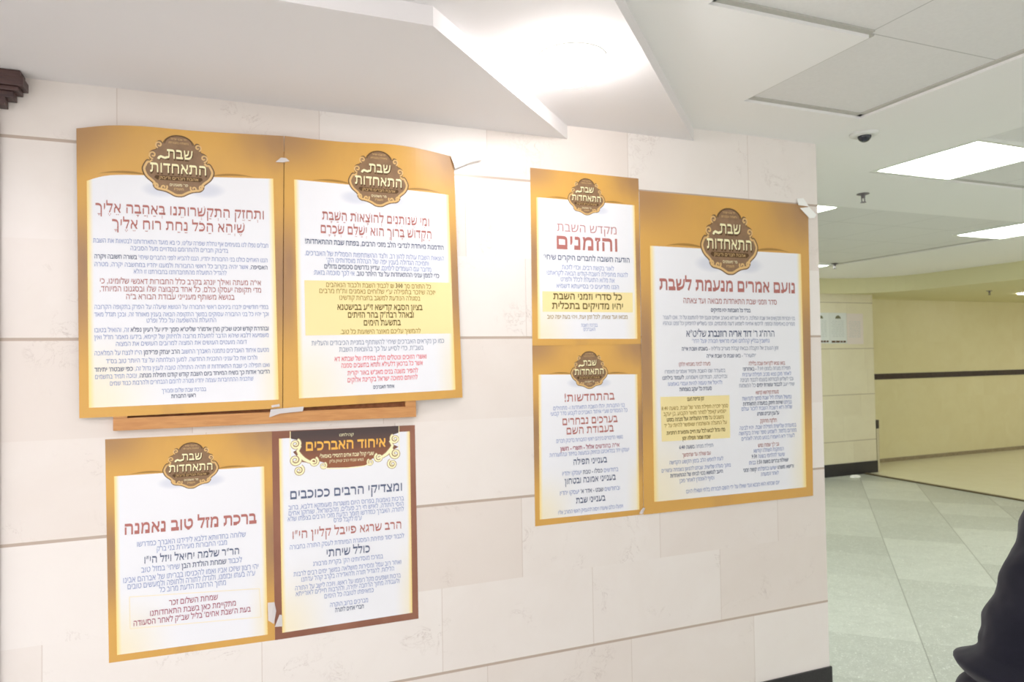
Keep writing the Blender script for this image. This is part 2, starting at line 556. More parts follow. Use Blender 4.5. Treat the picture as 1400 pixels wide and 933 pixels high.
def layout(text, res, off_n, off_b, thick):
    """list of (x_right_based_offset, glyph, bold); returns list of (x0, v, f, bold), width. x grows to the right, 0 at left end"""
    # logical order -> visual clusters; digit runs stay left to right; *...* toggles bold
    toks = []; bold = False; i = 0
    while i < len(text):
        c = text[i]
        if c == '*':
            bold = not bold; i += 1; continue
        if c.isdigit():
            j = i
            while j < len(text) and (text[j].isdigit() or (text[j] in ':.' and j+1 < len(text) and text[j+1].isdigit())): j += 1
            for ch in reversed(text[i:j]): toks.append([ch, bold, []])
            i = j; continue
        if 0x0591 <= ord(c) <= 0x05C7 and ord(c) != 0x05BE:
            if toks: toks[-1][2].append(ord(c))
            i += 1; continue
        toks.append([c, bold, []]); i += 1
    x = 0.0; out = []
    for ch, bd, marks in toks:
        o_ = off_b if bd else off_n
        v, f, adv = glyph(ch, res, o_, o_+thick)
        x -= adv
        out.append((x, v, f, bd))
        for mk in marks:
            for dx, dy, w, h in MARKS.get(mk, []):
                cx = adv/2 + dx
                q = [(cx-w/2, dy-h/2), (cx+w/2, dy-h/2), (cx+w/2, dy+h/2), (cx-w/2, dy+h/2)]
                out.append((x, q, [(0, 1, 2, 3)], False))
    W = -x
    return [(a+W, v, f, bd) for a, v, f, bd in out], W

class Lettering:
    """flat lettering on a poster's surface; S(x, z, lift) gives the 3D point"""
    def __init__(self, S):
        self.S = S; self.v = []; self.f = []; self.m = []
    def poly(self, pts, faces, m, lift):
        b = len(self.v)
        self.v += [self.S(x, z, lift) for x, z in pts]
        for f in faces:
            self.f.append(tuple(b+i for i in f)); self.m.append(m)
    def line(self, text, cx, cz, width, cap, slope, m, mb=None, lift=0.0011, res=1, off=0.0, offb=0.016, thick=0.0):
        gl, W = layout(text, res, off, offb, thick)
        if W <= 0: return
        sz = cap/0.592; sx = width/W
        for i, (x0, v, f, bd) in enumerate(gl):
            if not v: continue
            pts = []
            for px, py in v:
                X = (x0+px)*sx - width/2
                pts.append((cx+X, cz + (py-0.296)*sz + slope*X))
            self.poly(pts, f, (mb if (bd and mb is not None) else m), lift)
    def ribbon(self, pts, w, m, lift, taper=None):
        """flat stroke of width w along points"""
        n = len(pts); P = []
        for i in range(n):
            a = pts[max(0, i-1)]; c = pts[min(n-1, i+1)]
            dx, dz = c[0]-a[0], c[1]-a[1]; L = math.hypot(dx, dz) or 1e-9
            ww = w/2*(taper(i/(n-1)) if taper else 1.0)
            P.append((pts[i][0]-dz/L*ww, pts[i][1]+dx/L*ww)); P.append((pts[i][0]+dz/L*ww, pts[i][1]-dx/L*ww))
        self.poly(P, [(2*i, 2*i+1, 2*i+3, 2*i+2) for i in range(n-1)], m, lift)
    def fill(self, pts, m, lift):
        """triangulated filled outline"""
        bm = bmesh.new()
        vs = [bm.verts.new((x, z, 0)) for x, z in pts]
        f = bm.faces.new(vs)
        bmesh.ops.triangulate(bm, faces=[f])
        bmesh.ops.subdivide_edges(bm, edges=[e for e in bm.edges if e.calc_length() > 0.03], cuts=1)
        bmesh.ops.triangulate(bm, faces=bm.faces)
        bm.verts.index_update()
        self.poly([(v.co.x, v.co.y) for v in bm.verts], [tuple(v.index for v in q.verts) for q in bm.faces], m, lift)
        bm.free()
    def build(self, name, mats, parent, loc):
        # faces turned towards the room
        o = mesh_obj(name, [(x-loc[0], y-loc[1], z-loc[2]) for x, y, z in self.v], self.f, mats, self.m, parent)
        return o

def chaikin(p, it=2):
    for _ in range(it):
        q = []
        n = len(p)
        for i in range(n):
            a, b = p[i], p[(i+1) % n]
            q += [(a[0]*.75+b[0]*.25, a[1]*.75+b[1]*.25), (a[0]*.25+b[0]*.75, a[1]*.25+b[1]*.75)]
        p = q
    return p

def inset(p, d):
    n = len(p); out = []
    for i in range(n):
        a, c = p[i-1], p[(i+1) % n]
        dx, dz = c[0]-a[0], c[1]-a[1]; L = math.hypot(dx, dz) or 1e-9
        out.append((p[i][0]+d*dz/L, p[i][1]-d*dx/L))
    return out

def spiral(cx, cz, r, a0, turns, n=22, k=0.85):
    return [(cx + r*(1-k*i/(n-1))*cos(a0+turns*2*pi*i/(n-1)), cz + r*(1-k*i/(n-1))*sin(a0+turns*2*pi*i/(n-1))) for i in range(n)]

# ink and paper
def ink(name, c): return plain(name, c, 0.55, 0.25)
INK = {
 'red': ink('red_ink', (182, 116, 110)), 'red2': ink('dull_red_ink', (180, 122, 122)), 'blue': ink('slate_blue_ink', (138, 154, 198)),
 'dark': ink('dark_slate_ink', (98, 108, 136)), 'grey': ink('grey_blue_ink', (140, 150, 174)), 'olive': ink('olive_ink', (160, 132, 62)),
 'olived': ink('dark_olive_ink', (112, 92, 44)), 'pink': ink('pink_red_ink', (232, 118, 128)), 'violet': ink('plum_ink', (168, 92, 112)),
 'rose': ink('pale_red_ink', (190, 130, 130)), 'cream': ink('cream_ink', (250, 244, 200)), 'pale': ink('pale_cream_ink', (244, 232, 200)), 'gold': ink('gold_ink', (246, 190, 92)),
}
STY = { # ink, bold ink, resolution, outline offset, vertical thickening
 'R': ('red', 'red', 3, -0.004, 0.042), 'H': ('red', 'red', 3, 0.008, 0.044), 'T': ('rose', 'rose', 3, -0.006, 0.0),
 'r': ('red2', 'red2', 1, 0.004, 0.012), 'b': ('blue', 'dark', 1, 0.0, 0.0), 'B': ('dark', 'dark', 1, 0.012, 0.015),
 'D': ('dark', 'dark', 2, 0.002, 0.038), 'd': ('dark', 'dark', 2, 0.0, 0.02), 'g': ('grey', 'dark', 1, 0.0, 0.0),
 'o': ('olive', 'olived', 1, 0.004, 0.0), 'O': ('olived', 'olived', 2, 0.010, 0.022), 'p': ('pink', 'pink', 1, 0.006, 0.010),
 'v': ('violet', 'violet', 1, 0.006, 0.008), 'w': ('cream', 'cream', 1, 0.0, 0.0), 'W': ('cream', 'cream', 1, 0.012, 0.01), 'Y': ('gold', 'gold', 3, 0.012, 0.028),
}
HEAD = set('RHT')

def border_mat(name, gold, brown, hi, flat=False):
    """printed cloudy gold border: browner in the upper corners and half way down the sides"""
    k = NT(name)
    u, v, _ = k.xyz(k.coord('UV'))
    n = k.noise(k.comb(k.math('MULTIPLY', u, 1.5), v), 2.4, 3.0, 0.5, 0.3)
    du = k.math('ABSOLUTE', k.math('SUBTRACT', u, 0.5))
    side = k.smooth(du, 0.40, 0.47)
    mid = k.math('SUBTRACT', 1.0, k.smooth(k.math('ABSOLUTE', k.math('SUBTRACT', v, 0.47)), 0.05, 0.32))
    top = k.math('MULTIPLY', k.smooth(du, 0.12, 0.5), k.smooth(v, 0.83, 0.99))
    f = k.math('MAXIMUM', k.math('MULTIPLY', side, mid), k.math('MULTIPLY', top, 0.95))
    f = k.math('ADD', k.math('MULTIPLY', f, 0.85), k.math('MULTIPLY', k.smooth(n, 0.50, 0.75), 0.25), clamp=True)
    if flat: f = k.math('MULTIPLY', k.smooth(n, 0.35, 0.7), 0.9)
    glow = k.math('MULTIPLY', k.smooth(v, 0.83, 0.90), k.math('SUBTRACT', 1.0, k.smooth(du, 0.0, 0.42)))
    c = k.mix(k.math('MULTIPLY', glow, 0.6), lin(gold), lin(hi))
    c = k.mix(f, c, lin(brown))
    k.base(c)
    k.set(Roughness=0.38)
    k.b.inputs['Specular IOR Level'].default_value = 0.35
    return k.m
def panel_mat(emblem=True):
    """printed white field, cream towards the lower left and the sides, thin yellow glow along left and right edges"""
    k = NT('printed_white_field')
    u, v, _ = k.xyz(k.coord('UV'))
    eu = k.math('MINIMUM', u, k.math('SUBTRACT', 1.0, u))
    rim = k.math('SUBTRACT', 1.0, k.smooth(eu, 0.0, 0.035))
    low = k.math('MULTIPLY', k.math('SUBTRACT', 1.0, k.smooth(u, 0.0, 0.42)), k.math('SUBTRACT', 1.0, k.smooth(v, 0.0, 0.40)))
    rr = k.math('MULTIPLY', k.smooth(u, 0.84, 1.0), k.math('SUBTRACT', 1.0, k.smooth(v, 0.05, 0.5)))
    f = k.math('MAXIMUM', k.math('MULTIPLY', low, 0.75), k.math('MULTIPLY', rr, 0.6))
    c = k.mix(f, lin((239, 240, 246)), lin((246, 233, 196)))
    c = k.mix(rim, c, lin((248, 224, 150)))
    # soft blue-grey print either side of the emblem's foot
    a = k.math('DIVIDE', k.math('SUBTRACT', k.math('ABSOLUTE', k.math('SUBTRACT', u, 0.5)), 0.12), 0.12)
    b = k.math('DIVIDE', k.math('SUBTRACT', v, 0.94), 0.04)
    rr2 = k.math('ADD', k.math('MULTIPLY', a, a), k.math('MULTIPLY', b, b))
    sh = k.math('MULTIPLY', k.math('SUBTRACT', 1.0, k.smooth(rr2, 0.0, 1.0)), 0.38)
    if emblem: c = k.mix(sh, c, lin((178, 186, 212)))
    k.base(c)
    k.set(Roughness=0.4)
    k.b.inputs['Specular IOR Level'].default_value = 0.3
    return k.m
M_gold = border_mat('gold_printed_border', (216, 167, 88), (164, 128, 96), (222, 172, 88))
M_brown = border_mat('brown_printed_border', (140, 92, 74), (156, 108, 88), (140, 92, 74), flat=True)
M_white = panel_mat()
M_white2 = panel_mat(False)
M_boxy = plain('yellow_printed_box', (246, 229, 170), 0.4, 0.3)
M_paper = plain('paper_back', (225, 222, 214), 0.7, 0.2)
M_hdr = NT('dark_brown_print')
_u, _v, _z = M_hdr.xyz(M_hdr.coord('Object'))
M_hdr.base(M_hdr.mix(M_hdr.smooth(_z, 0.56, 0.67), lin((150, 92, 62)), lin((78, 62, 60))))
M_hdr.set(Roughness=0.4)
M_hdr = M_hdr.m
EMB = [plain('emblem_dark_rim', (104, 78, 46), 0.4, 0.3), plain('emblem_bronze', (142, 112, 84), 0.4, 0.3, var=0.12, vscale=30),
       plain('emblem_gold_line', (222, 184, 122), 0.35, 0.4), INK['cream'], plain('emblem_shade_ink', (92, 68, 44), 0.5, 0.2), plain('fold_line_ink', (168, 126, 62), 0.4, 0.3)]

def bil(q, u, v):
    """q = TL, TR, BR, BL in wall x,z ; u from left, v from bottom"""
    (a, b), (c, d), (e, f), (g, h) = q
    return (((a*(1-u)+c*u)*v + (g*(1-u)+e*u)*(1-v)), ((b*(1-u)+d*u)*v + (h*(1-u)+f*u)*(1-v)))

HALF = [(0, .497), (.085, .485), (.16, .44), (.208, .375), (.214, .345), (.235, .39), (.29, .375), (.312, .30), (.298, .245), (.34, .232), (.39, .20),
        (.402, .11), (.378, .062), (.43, .085), (.486, -.02), (.5, -.09), (.455, -.205), (.375, -.275), (.352, -.30), (.35, -.35), (.30, -.405), (.235, -.412),
        (.18, -.425), (.125, -.452), (.06, -.495), (0, -.5)]
def emblem(Lt, cx, cz, w, h, slope, top):
    def P(p): return (cx+p[0]*w, cz+p[1]*h+slope*p[0]*w)
    full = HALF + [(-x, z) for x, z in reversed(HALF[1:-1])]
    full = chaikin(full, 2)
    full = [(x, z) for x, z in full]
    # outline runs clockwise seen from the front: positive inset goes inwards with this sign
    Lt.fill([P(p) for p in full], 0, 0.0004)
    inner = inset(full, -0.016) if sum((full[i-1][0]*full[i][1]-full[i][0]*full[i-1][1]) for i in range(len(full))) > 0 else inset(full, 0.016)
    sgn = -1 if sum((full[i-1][0]*full[i][1]-full[i][0]*full[i-1][1]) for i in range(len(full))) > 0 else 1
    Lt.fill([P(p) for p in inset(full, sgn*0.012)], 1, 0.0005)
    line = [P(p) for p in inset(full, sgn*0.034)]
    # the gold line runs along the big side lobes and the foot, not over the dark dome
    n = len(line)
    keep = [i for i in range(n) if inset(full, sgn*0.034)[i][1] < 0.08]
    seg = []
    ids = sorted(keep)
    run = [ids[0]]
    for a, b in zip(ids, ids[1:]):
        if b == a+1: run.append(b)
        else: seg.append(run); run = [b]
    seg.append(run)
    for r in seg:
        if len(r) > 2: Lt.ribbon([line[i] for i in r], 0.030*w, 2, 0.0006)
    for s in (-1, 1):
        for (sx, sz, r, a0, tn) in ((.262, .315, .050, -1.2, 1.15), (.345, .150, .055, -1.6, 1.2), (.205, -.350, .050, 2.6, 1.2), (.31, -.335, .042, 0.4, 1.1)):
            pts = [(s*x, z) for x, z in spiral(sx, sz, r, a0, tn)]
            pts = [(x, sz+(z-sz)*1.15) for x, z in pts]
            Lt.ribbon([P(p) for p in pts], 0.021*w, 2, 0.00065)
    # arc of the dome
    Lt.ribbon([P((.19*cos(a), .33+.15*sin(a))) for a in [pi*(0.03+0.94*i/16) for i in range(17)]], 0.010*w, 4, 0.0006)
    Lt.line('יחד שבטי ישראל', cx, cz+.425*h, .22*w, .030*h, slope, 2, lift=.0007)
    Lt.line('נתאחדה בחבורתא', cx, cz+.365*h, .27*w, .030*h, slope, 2, lift=.0007)
    # main lettering with a dark shade behind it
    for (dx, dz, mm, lf, of) in ((0.008, -0.014, 4, 0.0007, 0.022), (0, 0, 3, 0.0009, -0.002)):
        Lt.line('שבת', cx+(.015+dx)*w, cz+(.185+dz)*h, .36*w, .145*h, slope, mm, lift=lf, res=3, off=of, thick=0.035)
        Lt.ribbon([P((x+dx, z+dz)) for x, z in [(-.155, .13), (-.185, .115), (-.215, .125), (-.24, .135), (-.262, .12), (-.275, .09)]], 0.034*w, mm, lf+0.0002)
        Lt.line('התאחדות', cx+dx*w, cz+(-.045+dz)*h, .78*w, .150*h, slope, mm, lift=lf, res=3, off=of, thick=0.035)
    # thin printed fold lines on the gold, either side
    for s in (-1, 1):
        Lt.ribbon([P((s*(.44+.62*i/14), top(s*(.44+.62*i/14)) + .035*sin(pi*i/14)**0.7)) for i in range(15)], .045*h, 5, .00035, taper=lambda t: max(0.03, sin(pi*min(1, t*.95+.05)))*(1-.5*t))
    # ribbon with small lettering
    Lt.fill([P(p) for p in [(-.31, -.165), (.31, -.165), (.33, -.20), (.29, -.235), (-.29, -.235), (-.33, -.20)]], 4, 0.00066)
    Lt.line('אהבת חברים ודיבוק', cx, cz-.2*h, .54*w, .042*h, slope, 2, lift=.0008)
    Lt.line('פר׳ משפטים', cx, cz-.305*h, .25*w, .038*h, slope, 3, lift=.0008)
    Lt.line('תשפ״ג', cx, cz-.37*h, .14*w, .035*h, slope, 2, lift=.0008)

# paper deformations: (u, v, su, sv, dz, dy)
WARP = {1: [(-.02, .86, .11, .085, -.040, 0), (.28, .97, .20, .10, .004, .010)],
        2: [(.62, 1.0, .22, .10, .010, .010), (1.0, .97, .10, .06, -.004, 0)]}

def make_poster(k, d, label, group, border=M_gold):
    q = d['q']
    x0 = min(p[0] for p in q); x1 = max(p[0] for p in q); z0 = min(p[1] for p in q); z1 = max(p[1] for p in q)
    loc = ((x0+x1)/2, 0.0, z0)
    on_frame = k in (1, 2)
    BASE = {1: .0285, 2: .0300, 3: .0022, 4: .0006, 5: .0016, 6: .0010, 7: .0034}[k]
    def depth(x, u, v):
        y = BASE
        if on_frame:   # beyond the wooden frame the sheet leans back to the wall
            if x > 0.63: y -= 0.016*min(1, ((x-0.63)/0.17))**1.5
            if x < -0.315: y -= 0.012*min(1, ((-0.315-x)/0.09))**1.5
        for (uu, vv, su, sv, dz, dy) in WARP.get(k, []):
            if dy: y += dy*math.exp(-((u-uu)/su)**2-((v-vv)/sv)**2)
        # slight waviness of hand-hung paper
        y += 0.0006*(1+sin(7*u+3*k))*sin(pi*max(0.0, min(1.0, v)))**2 if k in (3, 4, 5, 6, 7) else 0.0
        return y
    def rise(u, v):
        return sum(dz*math.exp(-((u-uu)/su)**2-((v-vv)/sv)**2) for (uu, vv, su, sv, dz, dy) in WARP.get(k, []))
    def uv(x, z):
        u = (x-x0)/(x1-x0); v = (z-z0)/(z1-z0)
        return u, v
    def S(x, z, lift):
        u, v = uv(x, z)
        return (x, -(depth(x, u, v)+lift), z)
    root = tag(empty('poster', loc), label, 'poster', group)
    # sheet: printed border, white field, yellow boxes, paper back
    NU, NV = 36, 48
    V, Fc, MI, UV = [], [], [], []
    def grid(quad, nu, nv, m, lift, warp=True, back=False):
        b = len(V)
        for j in range(nv+1):
            for i in range(nu+1):
                u, v = i/nu, j/nv
                x, z = bil(quad, u, v)
                U, W = uv(x, z)
                z2 = z+rise(U, W)
                V.append((x, -(depth(x, U, W)+lift), z2)); UV.append((u, v))
        for j in range(nv):
            for i in range(nu):
                a = b+j*(nu+1)+i
                fc = (a, a+1, a+nu+2, a+nu+1)
                Fc.append(fc if not back else tuple(reversed(fc))); MI.append(m)
        return b
    b0 = grid(q, NU, NV, 0, 0.0)
    b1 = grid(q, NU, NV, 3, -0.0004, back=True)
    ring = [i for i in range(NU)] + [NU+j*(NU+1) for j in range(NV)] + [NV*(NU+1)+NU-i for i in range(NU)] + [(NV-j)*(NU+1) for j in range(NV)]
    for i in range(len(ring)):
        a, c = ring[i], ring[(i+1) % len(ring)]
        Fc.append((b0+a, b1+a, b1+c, b0+c)); MI.append(3)
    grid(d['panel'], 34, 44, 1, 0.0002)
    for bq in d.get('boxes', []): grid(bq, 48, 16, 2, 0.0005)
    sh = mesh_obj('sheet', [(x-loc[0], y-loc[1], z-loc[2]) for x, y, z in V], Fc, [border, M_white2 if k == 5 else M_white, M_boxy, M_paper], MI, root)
    lay = sh.data.uv_layers.new(name='UVMap')
    for p in sh.data.polygons:
        for li in p.loop_indices:
            lay.data[li].uv = UV[sh.data.loops[li].vertex_index]
    # direction of the printed lines
    st = (q[1][1]-q[0][1])/(q[1][0]-q[0][0]); sb = (q[2][1]-q[3][1])/(q[2][0]-q[3][0])
    if k == 1: st = 0.010
    def slope(z):
        v = (z-z0)/(z1-z0)
        return st*v+sb*(1-v)
    keys = list(INK); mats = [INK[i] for i in keys]
    hl, bd = Lettering(S), Lettering(S)
    for (t, cx, cz, w, cap, s) in d['lines']:
        a, bb, res, off, th = STY[s]
        tgt = hl if (s in HEAD or (k == 5 and s in 'YWw')) else bd
        tgt.line(t, cx, cz, w, cap, slope(cz), keys.index(a), keys.index(bb), res=res, off=off, offb=off+0.014, thick=th)
    if k == 5:
        em = Lettering(S)
        em.fill([(x, min(z, 1.3500)) for x, z in HEADER_POLY], 0, 0.0004)
        cr = 1
        for (x, z, r) in HEADER_SCROLLS:
            s = 1 if x > 0.389 else -1
            pts = [(x+s*(px-x), pz) for px, pz in spiral(x, z, r, 2.0, 1.6, 30, 0.82)]
            em.ribbon(pts, r*0.66, 2, 0.0005, taper=lambda t: 1.0-0.4*t)
            em.ribbon(pts, r*0.40, cr, 0.0006, taper=lambda t: 1.0-0.5*t)
        for s in (-1, 1):
            c = 0.389
            em.ribbon([(c+s*.1835, 1.350), (c+s*.1835, 1.30), (c+s*.1835, 1.262)], .0024, cr, .0005)
            em.ribbon([(c+s*.150, 1.300), (c+s*.160, 1.283), (c+s*.152, 1.268), (c+s*.140, 1.255), (c+s*.125, 1.246), (c+s*.108, 1.240)], .013, 2, .0005, taper=lambda t: .6+.6*sin(pi*t))
            em.ribbon([(c+s*.150, 1.300), (c+s*.160, 1.283), (c+s*.152, 1.268), (c+s*.140, 1.255), (c+s*.125, 1.246), (c+s*.108, 1.240)], .009, cr, .00055, taper=lambda t: .6+.6*sin(pi*t))
            em.ribbon([(c+s*.085, 1.226), (c+s*.06, 1.218), (c+s*.03, 1.216), (c, 1.2155)], .003, cr, .00055)
        tag(em.build('emblem', [M_hdr, INK['cream'], ink('tan_shade_ink', (168, 140, 104))], root, loc), 'dark brown header block with cream scrolls')
    if 'emblem' in d:
        em = Lettering(S)
        ex, ez, ew, eh = d['emblem']
        pt = d['panel']
        def top(xn):     # height of the white field's upper edge, in emblem units
            x = ex+xn*ew
            z = pt[0][1]+(pt[1][1]-pt[0][1])*(x-pt[0][0])/(pt[1][0]-pt[0][0])
            return (z-ez-slope(ez)*(x-ex))/eh+.01
        emblem(em, ex, ez, ew, eh, slope(ez), top)
        tag(em.build('emblem', EMB, root, loc), 'bronze scrolled emblem with cream lettering')
    if k == 4:
        fr_ = [(-0.2699, 0.869), (0.1052, 0.8439), (0.1102, 0.751), (-0.2682, 0.7722)]
        for i in range(4): bd.ribbon([fr_[i], fr_[(i+1) % 4]], .0022, keys.index('pale'), .0005)
    if hl.v: hl.build('headline', mats, root, loc)
    if bd.v: bd.build('text_lines', mats, root, loc)
    return root

PLAB = {
 1: 'large gold-bordered Hebrew poster at upper left, two red headline lines, no yellow box',
 2: 'large gold-bordered Hebrew poster with one wide yellow text box, right of the upper left poster',
 3: 'small gold poster with yellow band and big thick red headline, uppermost of the middle column',
 4: 'small gold poster with single long red headline and much white, lower left of the wall',
 5: 'brown-bordered poster with dark brown scrolled header and gold lettering',
 6: 'small gold poster under the yellow-band one, three short dark headings on white',
 7: 'tallest gold poster, text in two columns with small yellow box, nearest the wall corner',
}
HEADER_POLY= [(0.2082, 1.351), (0.5707, 1.3515), (0.5704, 1.3257), (0.5442, 1.3178), (0.5429, 1.2899), (0.5698, 1.2766), (0.5246, 1.2515), (0.4919, 1.2481), (0.4695, 1.2367), (0.4546, 1.2193), (0.3909, 1.217), (0.3232, 1.2205), (0.3154, 1.2382), (0.3001, 1.2437), (0.2804, 1.2384), (0.2437, 1.2454), (0.2373, 1.2525), (0.214, 1.2806), (0.2377, 1.2947), (0.237, 1.317), (0.208, 1.3253)]
HEADER_SCROLLS= [(0.2219, 1.3067, 0.0169), (0.221, 1.2536, 0.0187), (0.2327, 1.2182, 0.016), (0.2813, 1.2441, 0.0151), (0.3118, 1.2285, 0.0116), (0.5573, 1.3054, 0.016), (0.5586, 1.2539, 0.0187), (0.5477, 1.2183, 0.016), (0.5002, 1.2438, 0.0151), (0.4708, 1.2297, 0.0116)]
